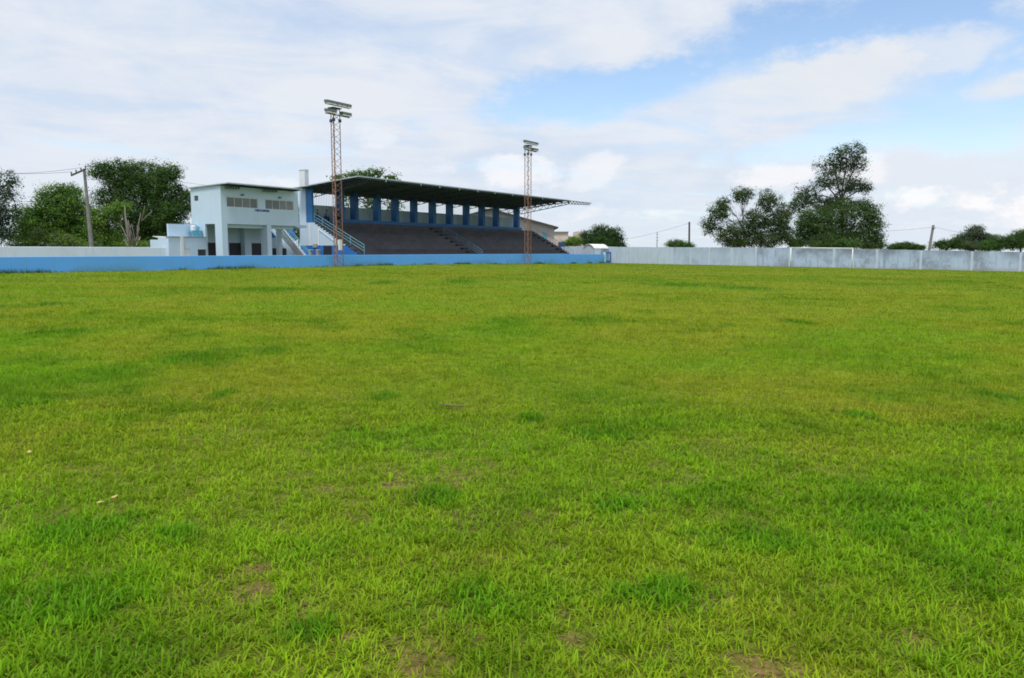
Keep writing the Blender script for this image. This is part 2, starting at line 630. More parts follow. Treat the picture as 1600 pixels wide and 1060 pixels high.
def spots(X, Y, lst):
    s = np.zeros_like(X)
    for cx, cy, rx, ry in lst:
        s = np.maximum(s, np.exp(-(((X - cx) / rx) ** 2 + ((Y - cy) / ry) ** 2)))
    return s


def turf(X, Y):
    """lushness, bareness, yellowness of the turf at a place, each 0..1"""
    l1 = fbm(X * 0.35, Y * 0.35, 3)
    l2 = fbm(X * 1.3, Y * 1.3, 21)
    rag = fbm(X * 4.5, Y * 4.5, 77, 4) - 0.5
    lush = np.clip((l1 * 0.5 + l2 * 0.5 - 0.49) * 5.0, 0, 1)
    lush = np.clip(np.maximum(lush * 0.75, np.clip((spots(X, Y, LUSH_P) + rag * 1.3 - 0.30) * 1.7, 0, 1)), 0, 1)
    s1 = fbm(X * 4.2, Y * 4.2, 41)
    s2 = fbm(X * 0.55, Y * 0.55, 59)
    bare = np.clip((s1 * 0.6 + s2 * 0.4 - 0.555) * 6.0, 0, 1)
    bare = bare * np.clip((9 - Y) / 4, 0.06, 0.9)
    bare = np.maximum(bare * 0.75, np.clip((spots(X, Y, SOIL_P) + rag * 2.2 - 0.42) * 2.2, 0, 1) * (spots(X, Y, SOIL_P) > 0.12))
    bare = np.clip(bare * (1 - 0.85 * lush), 0, 1)
    yel = np.clip(fbm(X * 0.3, Y * 0.3, 91, 4) * 2.0 - 0.66 + np.clip((Y - 6) / 26, 0, 0.52), 0, 1)
    return lush, bare, yel


C_FRESH = np.array((0.130, 0.262, 0.005))
C_LUSH = np.array((0.080, 0.196, 0.005))
C_YEL = np.array((0.205, 0.252, 0.012))
C_STRAW = np.array((0.34, 0.27, 0.11))
C_SOIL = np.array((0.185, 0.115, 0.058))


def turf_colour(lush, yel):
    c = C_FRESH[None, :] * (1 - yel[:, None]) + C_YEL[None, :] * yel[:, None]
    return c * (1 - lush[:, None]) + C_LUSH[None, :] * lush[:, None]


# ------------------------------------------------------------------ ground sheet
def axis(fine0, fine1, fs, mid0, mid1, ms, far):
    a = list(np.arange(fine0, fine1, fs))
    r = list(np.arange(fine1, mid1, ms)) + [mid1]
    l = list(np.arange(mid0, fine0, ms))
    step, x = ms * 2, mid1
    while x < far:
        x += step
        step *= 1.5
        r.append(x)
    step, x = ms * 2, mid0
    while x > -far:
        x -= step
        step *= 1.5
        l.insert(0, x)
    return np.array(sorted(set(l + a + r)))


gx = axis(-13, 13, 0.13, -75, 85, 0.9, 2200)
gy = axis(1.5, 17, 0.13, -15, 145, 0.9, 2200)
GX, GY = np.meshgrid(gx, gy)
X, Y = GX.ravel(), GY.ravel()
Z = ground_z(X, Y)
lush, bare, yel = turf(X, Y)
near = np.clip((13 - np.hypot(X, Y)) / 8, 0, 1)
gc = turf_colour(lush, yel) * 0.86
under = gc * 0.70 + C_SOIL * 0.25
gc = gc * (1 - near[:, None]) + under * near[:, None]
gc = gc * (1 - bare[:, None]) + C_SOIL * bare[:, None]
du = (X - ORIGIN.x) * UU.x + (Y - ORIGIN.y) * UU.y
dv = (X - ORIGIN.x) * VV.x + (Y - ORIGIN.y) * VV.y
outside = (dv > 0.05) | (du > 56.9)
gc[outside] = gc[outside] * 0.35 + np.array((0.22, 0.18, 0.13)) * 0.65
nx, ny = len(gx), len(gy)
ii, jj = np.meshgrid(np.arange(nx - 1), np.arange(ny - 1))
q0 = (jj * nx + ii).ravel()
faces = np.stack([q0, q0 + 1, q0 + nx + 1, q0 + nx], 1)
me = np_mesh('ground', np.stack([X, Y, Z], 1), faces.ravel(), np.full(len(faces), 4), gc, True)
m, k, b, _ = new_mat('turf')
a = k.node('ShaderNodeAttribute')
a.attribute_name = 'tint'
p = geo_pos(k)
f1 = k.noise(p, 14.0, 6, 0.7)
f2 = k.noise(p, 1.1, 5, 0.6)
dark = k.mix(k.step(f1, 0.35, 0.7), (0.55, 0.58, 0.5, 1), (1.3, 1.27, 1.25, 1))
c = k.mix(1.0, a.outputs['Color'], dark, 'MULTIPLY')
dark2 = k.mix(k.step(f2, 0.3, 0.7), (0.84, 0.88, 0.85, 1), (1.12, 1.08, 1.05, 1))
k.put(b.inputs['Base Color'], k.mix(1.0, c, dark2, 'MULTIPLY'))
b.inputs['Roughness'].default_value = 1.0
b.inputs['Specular IOR Level'].default_value = 0.1
bump(k, b, f1, 0.8, 0.03)
me.materials.append(m)
ground = link(bpy.data.objects.new('ground', me))
ground['kind'] = 'structure'

# ------------------------------------------------------------------ grass blades, one mass
def blades(n, Xb, Yb, length, width, lean, tint, seg2, ang=None):
    """leaf blades: a bent ribbon of two pieces (seg2) or one triangle; returns verts, faces, tint"""
    if ang is None:
        ang = rng.uniform(0, 2 * np.pi, n)
    dirx, diry = np.cos(ang), np.sin(ang)
    Zb = ground_z(Xb, Yb) - 0.004
    sx, sy = -diry * width / 2, dirx * width / 2
    hor = length * np.sin(lean)
    ver = length * np.cos(lean)
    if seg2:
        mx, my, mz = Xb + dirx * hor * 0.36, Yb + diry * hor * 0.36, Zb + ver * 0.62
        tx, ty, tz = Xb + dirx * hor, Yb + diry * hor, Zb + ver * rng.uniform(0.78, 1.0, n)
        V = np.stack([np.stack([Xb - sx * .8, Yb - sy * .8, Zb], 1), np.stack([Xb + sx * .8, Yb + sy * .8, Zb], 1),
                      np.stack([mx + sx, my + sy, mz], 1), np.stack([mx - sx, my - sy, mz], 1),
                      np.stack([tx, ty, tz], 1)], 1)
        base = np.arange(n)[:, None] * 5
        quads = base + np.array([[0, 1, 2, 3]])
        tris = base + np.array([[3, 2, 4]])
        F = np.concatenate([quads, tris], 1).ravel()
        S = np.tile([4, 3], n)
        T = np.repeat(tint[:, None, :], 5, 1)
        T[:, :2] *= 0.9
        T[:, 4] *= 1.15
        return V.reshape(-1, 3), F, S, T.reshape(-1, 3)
    V = np.stack([np.stack([Xb - sx, Yb - sy, Zb], 1), np.stack([Xb + sx, Yb + sy, Zb], 1),
                  np.stack([Xb + dirx * hor, Yb + diry * hor, Zb + ver], 1)], 1)
    F = np.arange(n * 3)
    return V.reshape(-1, 3), F, np.full(n, 3), np.repeat(tint, 3, 0)


def grass_band(y0, y1, dens, wide, seg2, hscale=1.0):
    area = 0.82 * (y1 ** 2 - y0 ** 2) + 3.2 * (y1 - y0)
    n = int(area * dens)
    Yb = np.sqrt(rng.uniform(y0 ** 2, y1 ** 2, n))
    Xb = rng.uniform(-1, 1, n) * (0.82 * Yb + 1.6)
    ang = rng.uniform(0, 2 * np.pi, n)
    if y1 < 22:                                # nearby blades spring outward from shared crowns
        nt_ = max(1, n // 6)
        pick = rng.integers(0, nt_, n)
        Xb, Yb = Xb[:nt_][pick], Yb[:nt_][pick]
        rad = np.abs(rng.normal(0, 0.028, n)) * wide
        Xb, Yb = Xb + np.cos(ang) * rad, Yb + np.sin(ang) * rad
        ang = ang + rng.normal(0, 0.5, n)
    du = (Xb - ORIGIN.x) * UU.x + (Yb - ORIGIN.y) * UU.y
    dv = (Xb - ORIGIN.x) * VV.x + (Yb - ORIGIN.y) * VV.y
    lush, bare, yel = turf(Xb, Yb)
    clump = fbm(Xb * 7, Yb * 7, 131, 2)
    keep = (du < 56.7) & (dv < -0.12)
    keep &= rng.uniform(0, 1, n) < np.clip((1 - 0.80 * bare) * (0.45 + 0.9 * clump) + 0.5 * lush, 0.03, 1)
    Xb, Yb, lush, bare, yel, ang = [q[keep] for q in (Xb, Yb, lush, bare, yel, ang)]
    n = len(Xb)
    L = rng.uniform(0.032, 0.078, n) * rng.choice([0.7, 1.0, 1.0, 1.35], n) * (1 + 0.25 * lush) * (1 - 0.4 * bare) * hscale
    W = rng.uniform(0.0045, 0.0078, n) * wide * (1 + 0.2 * lush)
    lean = np.clip(np.abs(rng.normal(0.86, 0.34, n)) - 0.12 * lush, 0.05, 1.42)
    T = turf_colour(lush, yel)
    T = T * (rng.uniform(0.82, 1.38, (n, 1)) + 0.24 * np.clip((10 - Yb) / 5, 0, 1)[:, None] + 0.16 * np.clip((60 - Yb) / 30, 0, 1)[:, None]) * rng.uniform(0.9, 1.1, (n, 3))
    T = T * (0.70 + 0.62 * fbm(Xb * 3.4, Yb * 3.4, 311, 3))[:, None]
    straw = rng.uniform(0, 1, n) < 0.04 + 0.22 * bare
    T[straw] = C_STRAW * rng.uniform(0.45, 1.0, (straw.sum(), 1))
    lean[straw] = rng.uniform(1.0, 1.45, straw.sum())
    return blades(n, Xb, Yb, L, W, lean, T, seg2, ang)


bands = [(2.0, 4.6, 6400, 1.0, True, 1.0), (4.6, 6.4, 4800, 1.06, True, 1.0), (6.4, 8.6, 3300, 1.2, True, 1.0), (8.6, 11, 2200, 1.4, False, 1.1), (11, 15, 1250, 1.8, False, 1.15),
         (15, 21, 680, 2.4, False, 1.2), (21, 34, 240, 3.6, False, 1.2), (34, 60, 84, 5.6, False, 1.2), (60, 118, 24, 10.0, False, 1.15)]
res = [grass_band(*q) for q in bands]


def thatch(y0, y1, dens):
    """short dead and half-green blades lying almost flat between the tufts"""
    n = int((0.82 * (y1 ** 2 - y0 ** 2) + 3.2 * (y1 - y0)) * dens)
    Yb = np.sqrt(rng.uniform(y0 ** 2, y1 ** 2, n))
    Xb = rng.uniform(-1, 1, n) * (0.82 * Yb + 1.6)
    lush, bare, yel = turf(Xb, Yb)
    keep = rng.uniform(0, 1, n) < 1 - 0.72 * bare
    Xb, Yb, lush, bare, yel = [q[keep] for q in (Xb, Yb, lush, bare, yel)]
    n = len(Xb)
    T = turf_colour(lush, yel) * rng.uniform(0.6, 1.15, (n, 1))
    dead = rng.uniform(0, 1, n) < 0.28
    T[dead] = C_STRAW * rng.uniform(0.4, 1.0, (dead.sum(), 1))
    return blades(n, Xb, Yb, rng.uniform(0.02, 0.06, n), rng.uniform(0.005, 0.009, n), rng.uniform(0.95, 1.45, n), T, False)


res.append(thatch(2.0, 5.5, 3600))
res.append(thatch(5.5, 9.0, 1800))
off = 0
VS, FS, SS, TS = [], [], [], []
for V_, F_, S_, T_ in res:
    VS.append(V_)
    FS.append(F_ + off)
    SS.append(S_)
    TS.append(T_)
    off += len(V_)
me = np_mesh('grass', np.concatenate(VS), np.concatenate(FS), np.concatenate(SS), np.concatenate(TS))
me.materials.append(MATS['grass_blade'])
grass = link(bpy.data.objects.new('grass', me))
grass['kind'] = 'stuff'
tag(grass, 'uneven green turf with lush tufts and thin brown spots across the pitch', 'grass')

# taller weeds along the foot of the blue wall
n = 9000
uu_ = rng.uniform(-46, 54, n)
wgt = np.clip((fbm(uu_ * 0.45, uu_ * 0 + 3.1, 205, 4) - 0.42) * 4.0, 0.0, 1)
keepw = rng.uniform(0, 1, n) < 0.12 + 0.9 * wgt
uu_, wgt = uu_[keepw], wgt[keepw]
n = len(uu_)
vv_ = -0.06 - np.abs(rng.normal(0.0, 0.16, n))
Xw = ORIGIN.x + UU.x * uu_ + VV.x * vv_
Yw = ORIGIN.y + UU.y * uu_ + VV.y * vv_
Tw = np.where(rng.uniform(0, 1, (n, 1)) < 0.25, C_YEL * 0.8, C_LUSH * 0.75) * rng.uniform(0.6, 1.3, (n, 1))
V_, F_, S_, T_ = blades(n, Xw, Yw, rng.uniform(0.06, 0.15, n) * (1 + 1.4 * wgt), rng.uniform(0.02, 0.05, n),
                        np.abs(rng.normal(0.3, 0.25, n)), Tw, False)
me = np_mesh('weeds', V_, F_, S_, T_)
me.materials.append(MATS['grass_blade'])
weeds = link(bpy.data.objects.new('weeds', me))
weeds['kind'] = 'stuff'
tag(weeds, 'ragged dark weeds growing along the foot of the blue wall', 'weeds')

# ------------------------------------------------------------------ walls round the pitch
def strip_wall(name, mat, pts, v0, v1, top, label, foot=0.5):
    """one wall running along u; top and foot follow the ground"""
    m = MB()
    vs, fs = [], []
    for i, u in enumerate(pts):
        q = uv2w(u, (v0 + v1) / 2)
        g = float(ground_z(q.x, q.y)) - foot
        t = top(u)
        vs += [(u, v0, g), (u, v0, t - 0.02), (u, v0 + 0.02, t), (u, v1 - 0.02, t), (u, v1, t - 0.02), (u, v1, g)]
    for i in range(len(pts) - 1):
        a = i * 6
        fs += [(a + j, a + 6 + j, a + 7 + j, a + 1 + j) for j in range(5)]
    fs += [(0, 1, 2, 3, 4, 5), tuple(len(vs) - 6 + j for j in reversed(range(6)))]
    m.add(vs, fs)
    root = bpy.data.objects.new('tmp', None)
    mid = Vector((pts[0], v0, 0))
    BASE[root] = mid
    o = m.build(name, mat, None, root)
    bpy.data.objects.remove(root)
    o.location = uv2w(*mid)
    o.rotation_euler = (0, 0, YAW)
    tag(o, label, 'wall')
    o['kind'] = 'thing'
    return o


strip_wall('field_wall', 'field_blue', list(np.arange(-46, 54.3, 4.0)) + [54.3], 0.0, 0.15, lambda u: 1.42 if u < 40 else 1.42 - 0.008 * (u - 40),
           'low bright blue wall running along the pitch in front of the stand')
strip_wall('low_white_wall', 'low_wall_white', list(np.arange(-48, -11.0, 4.0)) + [-10.21], 8.6, 8.75, lambda u: 2.07,
           'plain pale wall behind the blue one, left of the press building')

# back wall: panels between pilasters, each its own part
bw = thing('back_wall', 'long stained pale blue boundary wall with white pilasters behind the goal', 'wall', (56.8, 0, 0))
bw['kind'] = 'thing'
pil = [24.0, 19.5, 15.0, 10.4, 6.2, 2.2, -1.0, -3.75, -6.52, -9.38, -12.04, -14.7, -17.81, -21.08, -25.47, -30.9, -35.88,
       -40.74, -46.05, -50.81, -56, -61, -66, -71]


def bwg(v):
    q = uv2w(56.8, v)
    return float(ground_z(q.x, q.y))


def bwt(v):
    if v > 0:
        return 2.50
    return float(np.interp(-v, [0, 27, 51, 75], [2.40, 2.19, 1.66, 1.2]))


for i in range(len(pil) - 1):
    a, c = pil[i] - 0.13, pil[i + 1] + 0.13
    mb = MB()
    g0, g1, t0, t1 = bwg(a) - 0.5, bwg(c) - 0.5, bwt(a), bwt(c)
    vs = [(56.86, a, g0), (57.0, a, g0), (57.0, a, t0), (56.86, a, t0), (56.86, c, g1), (57.0, c, g1), (57.0, c, t1), (56.86, c, t1)]
    mb.add(vs, [(0, 1, 2, 3), (7, 6, 5, 4), (0, 4, 5, 1), (1, 5, 6, 2), (2, 6, 7, 3), (3, 7, 4, 0)])
    mb.build('wall_panel', 'back_wall_paint' if pil[i] < -20 else 'back_wall_mid' if pil[i] < -8 else 'back_wall_pale', bw)
for i, v in enumerate(pil):
    mb = MB()
    mb.box(56.80, 57.03, v - 0.13, v + 0.13, bwg(v) - 0.5, bwt(v) - 0.03)
    mb.build('pilaster', 'pilaster_paint', bw)

# ------------------------------------------------------------------ grandstand
STAND_G = 0.35
U0, U1 = 8.45, 51.45
ROWS, TREAD, RISE, VF = 11, 0.77, 0.405, 2.75
gs = thing('grandstand', 'long covered grandstand with dark concrete terraces, blue columns and overhanging metal roof', 'grandstand',
           (30, 7, STAND_G))
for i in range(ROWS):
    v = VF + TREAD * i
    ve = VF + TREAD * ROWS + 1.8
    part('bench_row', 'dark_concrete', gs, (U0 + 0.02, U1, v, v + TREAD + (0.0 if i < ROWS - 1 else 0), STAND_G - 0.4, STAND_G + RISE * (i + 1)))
VT = VF + TREAD * ROWS           # 11.22, back edge of the terraces
ZT = 5.19
UE = 49.6
part('end_block', 'dark_concrete', gs, (UE, U1, VT, VT + 1.2, STAND_G - 0.4, ZT - 0.42))
part('top_ledge', 'stand_blue', gs, (U0, UE, VT, VT + 1.75, STAND_G - 0.4, ZT))
cols = [12.94, 15.09, 18.79, 21.9, 25.32, 28.95, 32.5, 36.17, 39.79, 43.33, 48.78]
for c in [8.60] + cols:
    hw = 0.13 if c < 9 else 0.26
    part('column', 'stand_blue', gs, (c - hw, c + hw, VT + 0.04, VT + 0.86, ZT, 8.35))
part('parapet', 'parapet_grey', gs, (9.0, UE, VT + 1.50, VT + 1.62, ZT, 6.62))
part('lintel', 'dark_concrete', gs, (9.0, UE, VT + 0.55, VT + 0.72, 7.78, 8.42))
# window bars over the parapet
mb = MB()
for u in np.arange(9.15, 49.5, 0.24):
    mb.bar((u, VT + 1.56, 6.62), (u, VT + 1.56, 8.05), 0.022)
mb.bar((9.0, VT + 1.56, 8.05), (UE, VT + 1.56, 8.05), 0.05)
gr = mb.build('window_bars', 'truss_steel', gs)
gr['kind'] = 'stuff'
# rear corner pillar and side wall of the pitch end
part('corner_pillar', 'plaster', gs, (U0 - 0.05, U0 + 0.5, VT + 0.88, VT + 1.86, 2.34, 8.22))
part('corner_pillar_foot', 'dado_blue', gs, (U0 - 0.055, U0 + 0.5, VT + 0.88, VT + 1.86, STAND_G - 0.4, 2.34))


def stepped(v_from, n, tread, rise, z0, drop):
    poly = []
    for i in range(n):
        poly += [(v_from + tread * i, z0 + rise * i - drop), (v_from + tread * i, z0 + rise * (i + 1) - drop)]
    return poly


ST_T, ST_R = TREAD / 2, RISE / 2
NS = ROWS * 2
poly = stepped(VF, NS, ST_T, ST_R, STAND_G, 0.11)
# white upper part of the end wall and blue dado below it: split at z 2.34
zd = 2.34
upper = [(VF + ST_T * i, STAND_G + ST_R * (i + 1) - 0.11) for i in range(NS)]
start = next(i for i, q in enumerate(upper) if q[1] > zd)
pu = [(upper[start][0], zd)]
for i in range(start, NS):
    pu += [(upper[i][0], upper[i][1]), (VF + ST_T * (i + 1), upper[i][1])]
pu += [(VT + 0.88, upper[-1][1]), (VT + 0.88, zd)]
MB().prism_u(pu, U0 - 0.05, U0 + 0.02).build('end_wall', 'plaster', gs)
pd = [(VF, STAND_G - 0.4)]
for i in range(0, start):
    pd += [(upper[i][0], upper[i][1]), (VF + ST_T * (i + 1), upper[i][1])]
pd += [(upper[start][0], zd), (VT + 0.88, zd), (VT + 0.88, STAND_G - 0.4)]
MB().prism_u(pd, U0 - 0.056, U0 + 0.02).build('dado', 'dado_blue', gs)
part('doorway', 'black_paint', gs, (U0 - 0.062, U0 - 0.03, 8.50, 9.68, STAND_G, 2.30))
for va, vb, za, zb in ((10.45, 11.35, 2.5, 4.05), ):
    part('wall_rib', 'plaster_white', gs, (U0 - 0.14, U0 - 0.05, 11.42, 11.62, zd, 4.6))
part('wall_rib', 'plaster_white', gs, (U0 - 0.14, U0 - 0.05, 10.18, 10.38, zd, 3.95))
MB().prism_u([(10.18, 3.95), (10.18, 3.85), (8.2, 2.75), (8.2, 2.85)], U0 - 0.10, U0 - 0.05).build('wall_rib', 'plaster', gs)
part('wall_fixture', 'concrete', gs, (U0 - 0.16, U0 - 0.06, 10.55, 11.1, 2.15, 2.5))
# aisle steps: at the near end, in the middle and at the far end
for (ua, ub, tint_) in ((U0 - 0.05, U0 + 1.0, 'dark_concrete'), (26.9, 27.9, 'black_paint'), (50.2, U1 + 0.02, 'black_paint')):
    for i in range(ROWS):
        v = VF + TREAD * i
        z = STAND_G + RISE * i
        part('aisle_step', tint_, gs, (ua, ub, v - ST_T + 0.003, v + 0.002, max(STAND_G - 0.3, z - 0.02), z + ST_R))
        if ua < 9:
            part('aisle_step', tint_, gs, (ua, U0 + 0.017, v + 0.003, v + ST_T - 0.003, z + RISE - 0.11, z + RISE + 0.003))


def railing(u, va, vb, za, zb, mat, posts, height=0.92, rails=(1.0, 0.66, 0.33), r=0.028):
    """sloping railing in a plane of constant u, from (va, za) at the foot to (vb, zb) at the head"""
    rt = MB().tube([(u, va, za + height), (u, vb, zb + height)], r).build('railing', mat, gs, gs)
    for fr in rails[1:]:
        MB().tube([(u, va, za + height * fr), (u, vb, zb + height * fr)], r * 0.85).build('rail', mat, rt, gs)
    for t in posts:
        v, z = va + (vb - va) * t, za + (zb - za) * t
        MB().tube([(u, v, z - 0.02), (u, v, z + height)], r).build('post', mat, rt, gs)


railing(8.5, 4.14, 11.0, 1.46, 4.72, 'rail_turquoise', (0.0, 0.27, 0.55, 0.83, 1.0))
railing(27.95, 3.4, 9.4, 0.95, 4.1, 'rail_blue', (0.0, 0.33, 0.62, 0.95))
railing(51.42, 3.6, 11.1, 0.95, 4.85, 'old_pole', (0.0, 0.2, 0.4, 0.6, 0.8, 1.0))

# roof: corrugated sheet, rising towards the pitch
RU0, RU1, RVF, RVB, RZF, RZB = 7.25, 50.25, 3.60, 12.75, 8.93, 8.16


def roof_sheet(u0, u1, v0, v1, z0, z1, pitch=0.25, amp=0.028, thick=0.012):
    us = np.arange(u0, u1 + 0.001, pitch / 4)
    vs, fs = [], []
    for i, u in enumerate(us):
        h = amp * math.sin(2 * math.pi * (u - u0) / pitch)
        vs += [(u, v0, z0 + h), (u, v1, z1 + h), (u, v0, z0 + h - thick), (u, v1, z1 + h - thick)]
    for i in range(len(us) - 1):
        a = i * 4
        fs += [(a, a + 4, a + 5, a + 1), (a + 2, a + 3, a + 7, a + 6), (a, a + 2, a + 6, a + 4), (a + 1, a + 5, a + 7, a + 3)]
    return MB().add(vs, fs)


rs = roof_sheet(RU0, RU1, RVF, RVB, RZF, RZB).build('roof', 'roof_metal', gs)
part('edge_flashing', 'roof_edge', rs, (RU0, RU1, RVF - 0.05, RVF - 0.01, RZF - 0.05, RZF + 0.06), root=gs)
MB().bar((RU0 - 0.03, RVF, RZF), (RU0 - 0.03, RVB, RZB), 0.03, 0.10).build('edge_flashing', 'roof_edge', rs, gs)


def rz(v):
    return RZF + (RZB - RZF) * (v - RVF) / (RVB - RVF)


for v in np.linspace(RVF + 0.12, RVB - 0.25, 9):
    part('purlin', 'truss_steel', gs, (RU0 + 0.05, RU1 - 0.02, v - 0.04, v + 0.04, rz(v) - 0.17, rz(v) - 0.05))


def truss(u, mat='truss_steel', v_end=12.2, n=11, k_=1.0):
    mb = MB()
    top = [(u, v, rz(v) - 0.21) for v in np.linspace(RVF + 0.05, v_end, n)]
    low_d = np.linspace(0.28, 0.82, n - 1)
    vv = np.linspace(RVF + 0.45, v_end - 0.4, n - 1)
    bot = [(u, vv[i], rz(vv[i]) - 0.21 - low_d[i]) for i in range(n - 1)]
    mb.bar(top[0], top[-1], 0.08 * k_)
    mb.bar(bot[0], bot[-1], 0.07 * k_)
    for i in range(n - 1):
        mb.bar(top[i], bot[i], 0.045 * k_)
        mb.bar(bot[i], top[i + 1], 0.045 * k_)
    return mb.build('truss', mat, gs)


for c in [8.75] + cols[1:-1] + [46.8]:
    truss(c)
truss(50.2, 'truss_pale', n=9, k_=1.35)
# lattice edge beam carried on past the end of the sheets
mb = MB()
ue = np.linspace(RU1 - 0.6, 57.2, 9)
za = lambda u: RZF - 0.02
zb = lambda u: RZF - 0.50 + 0.22 * (u - RU1) / 7.0
mb.bar((ue[0], RVF + 0.1, za(0)), (ue[-1], RVF + 0.1, za(0)), 0.09)
mb.bar((ue[0], RVF + 0.1, zb(ue[0])), (ue[-2], RVF + 0.1, zb(ue[-2])), 0.08)
for i in range(8):
    mb.bar((ue[i], RVF + 0.1, za(0)), ((ue[i] + ue[i + 1]) / 2, RVF + 0.1, zb(ue[i])), 0.075)
    if i < 7:
        mb.bar(((ue[i] + ue[i + 1]) / 2, RVF + 0.1, zb(ue[i])), (ue[i + 1], RVF + 0.1, za(0)), 0.075)
mb.build('edge_beam', 'truss_pale', gs)
for u in (11.2, 16.75, 20.0, 23.65, 27.3, 30.9, 34.9, 42.4):
    part('roof_bracket', 'roof_edge', gs, (u - 0.05, u + 0.05, RVF - 0.09, RVF - 0.055, RZF - 0.27, RZF - 0.02))

# ------------------------------------------------------------------ press building
OV0, OV1, OU0, OU1 = 6.0, 10.0, -6.6, 1.85
Z2, Z3 = 4.05, 7.20
ob = thing('press_building', 'two-storey pale blue press building on pillars left of the grandstand', 'building', (-2.2, 8, 0.35))
W1, W2, WZ = (-6.02, -2.78), (-1.96, 1.27), (5.45, 6.32)
part('front_wall', 'plaster', ob, (OU0, OU1, OV0, OV0 + 0.2, Z2, WZ[0]), (OU0, OU1, OV0, OV0 + 0.2, WZ[1], Z3),
     (OU0, W1[0], OV0, OV0 + 0.2, WZ[0], WZ[1]), (W1[1], W2[0], OV0, OV0 + 0.2, WZ[0], WZ[1]), (W2[1], OU1, OV0, OV0 + 0.2, WZ[0], WZ[1]))
part('side_wall', 'plaster', ob, (OU0, OU0 + 0.2, OV0 + 0.2, OV1, Z2, 6.04), (OU0, OU0 + 0.2, OV0 + 0.2, OV1, 6.47, Z3),
     (OU0, OU0 + 0.2, OV0 + 0.2, 8.98, 6.04, 6.47), (OU0, OU0 + 0.2, 9.52, OV1, 6.04, 6.47))
part('side_wall', 'plaster', ob, (OU1 - 0.2, OU1, OV0 + 0.2, OV1, Z2, Z3))
part('roof_end_cap', 'plaster', ob, (OU1 - 0.4, OU1, OV0, OV1, Z3, Z3 + 0.06))
part('rear_wall', 'plaster', ob, (OU0 + 0.2, OU1 - 0.2, OV1 - 0.2, OV1, Z2, Z3))
part('floor_slab', 'plaster', ob, (OU0 + 0.2, OU1 - 0.2, OV0 + 0.2, OV1 - 0.2, Z2 - 0.005, Z2 + 0.15))
part('beam', 'plaster', ob, (OU0 + 0.5, OU1 - 0.3, OV0 + 0.45, OV0 + 0.75, Z2 - 0.30, Z2 - 0.01))
part('corner_pier', 'plaster', ob, (OU0, OU0 + 0.55, OV0, OV0 + 0.9, 0.0, Z2 - 0.001))
part('pier', 'plaster', ob, (-1.86, -1.38, OV0 + 0.002, OV0 + 0.87, 0.0, Z2 - 0.001))
part('pier', 'plaster', ob, (-1.76, -1.02, 9.2, 9.75, 0.0, Z2 - 0.001))
part('pier', 'plaster', ob, (2.38, 2.75, 9.4, 9.8, 0.0, Z2 - 0.1))
part('pier', 'plaster', ob, (-3.9, -3.5, 9.2, 9.75, 0.0, Z2 - 0.001))
part('ground_floor_wall', 'plaster', ob, (OU0 + 0.2, 1.4, 9.8, OV1, 0.0, Z2 - 0.001))
part('ground_floor_side_wall', 'plaster', ob, (OU0 + 0.002, OU0 + 0.2, 8.22, OV1, 0.0, Z2 - 0.001))
for a, c in ((-6.35, -3.92), (-3.48, -1.78), (-1.0, 1.38)):
    part('dark_dado', 'black_paint', ob, (a, c, 9.77, 9.797, 0.3, 2.5))
part('paving', 'concrete', ob, (OU0 - 0.5, 3.0, OV0 - 0.6, OV1, 0.0, 0.42))
# windows
for wi, (a, c) in enumerate((W1, W2)):
    fr = MB()
    fr.box(a, c, OV0 + 0.05, OV0 + 0.11, WZ[0], WZ[0] + 0.05).box(a, c, OV0 + 0.05, OV0 + 0.11, WZ[1] - 0.05, WZ[1])
    fr.box(a, a + 0.05, OV0 + 0.05, OV0 + 0.11, WZ[0] + 0.05, WZ[1] - 0.05).box(c - 0.05, c, OV0 + 0.05, OV0 + 0.11, WZ[0] + 0.05, WZ[1] - 0.05)
    wo = fr.build('window', 'window_frame', ob)
    wd = (c - a) / 4
    for j in range(4):
        part('pane', 'window_pane_dark' if (wi == 1 and j in (0, 1)) or (wi == 0 and j == 3) else 'window_pane', wo,
             (a + wd * j + (0.05 if j == 0 else 0.02), a + wd * (j + 1) - (0.05 if j == 3 else 0.02), OV0 + 0.07, OV0 + 0.09, WZ[0] + 0.05, WZ[1] - 0.05), root=ob)
        if j:
            part('mullion', 'window_frame', wo, (a + wd * j - 0.02, a + wd * j + 0.02, OV0 + 0.052, OV0 + 0.108, WZ[0] + 0.05, WZ[1] - 0.05), root=ob)
part('side_window', 'dark_pane', ob, (OU0 + 0.06, OU0 + 0.10, 8.98, 9.52, 6.04, 6.47))
for u in (-4.44, -0.36):
    part('wall_lamp', 'dark_pane', ob, (u - 0.12, u + 0.12, OV0 - 0.16, OV0 - 0.001, 6.48, 6.60))
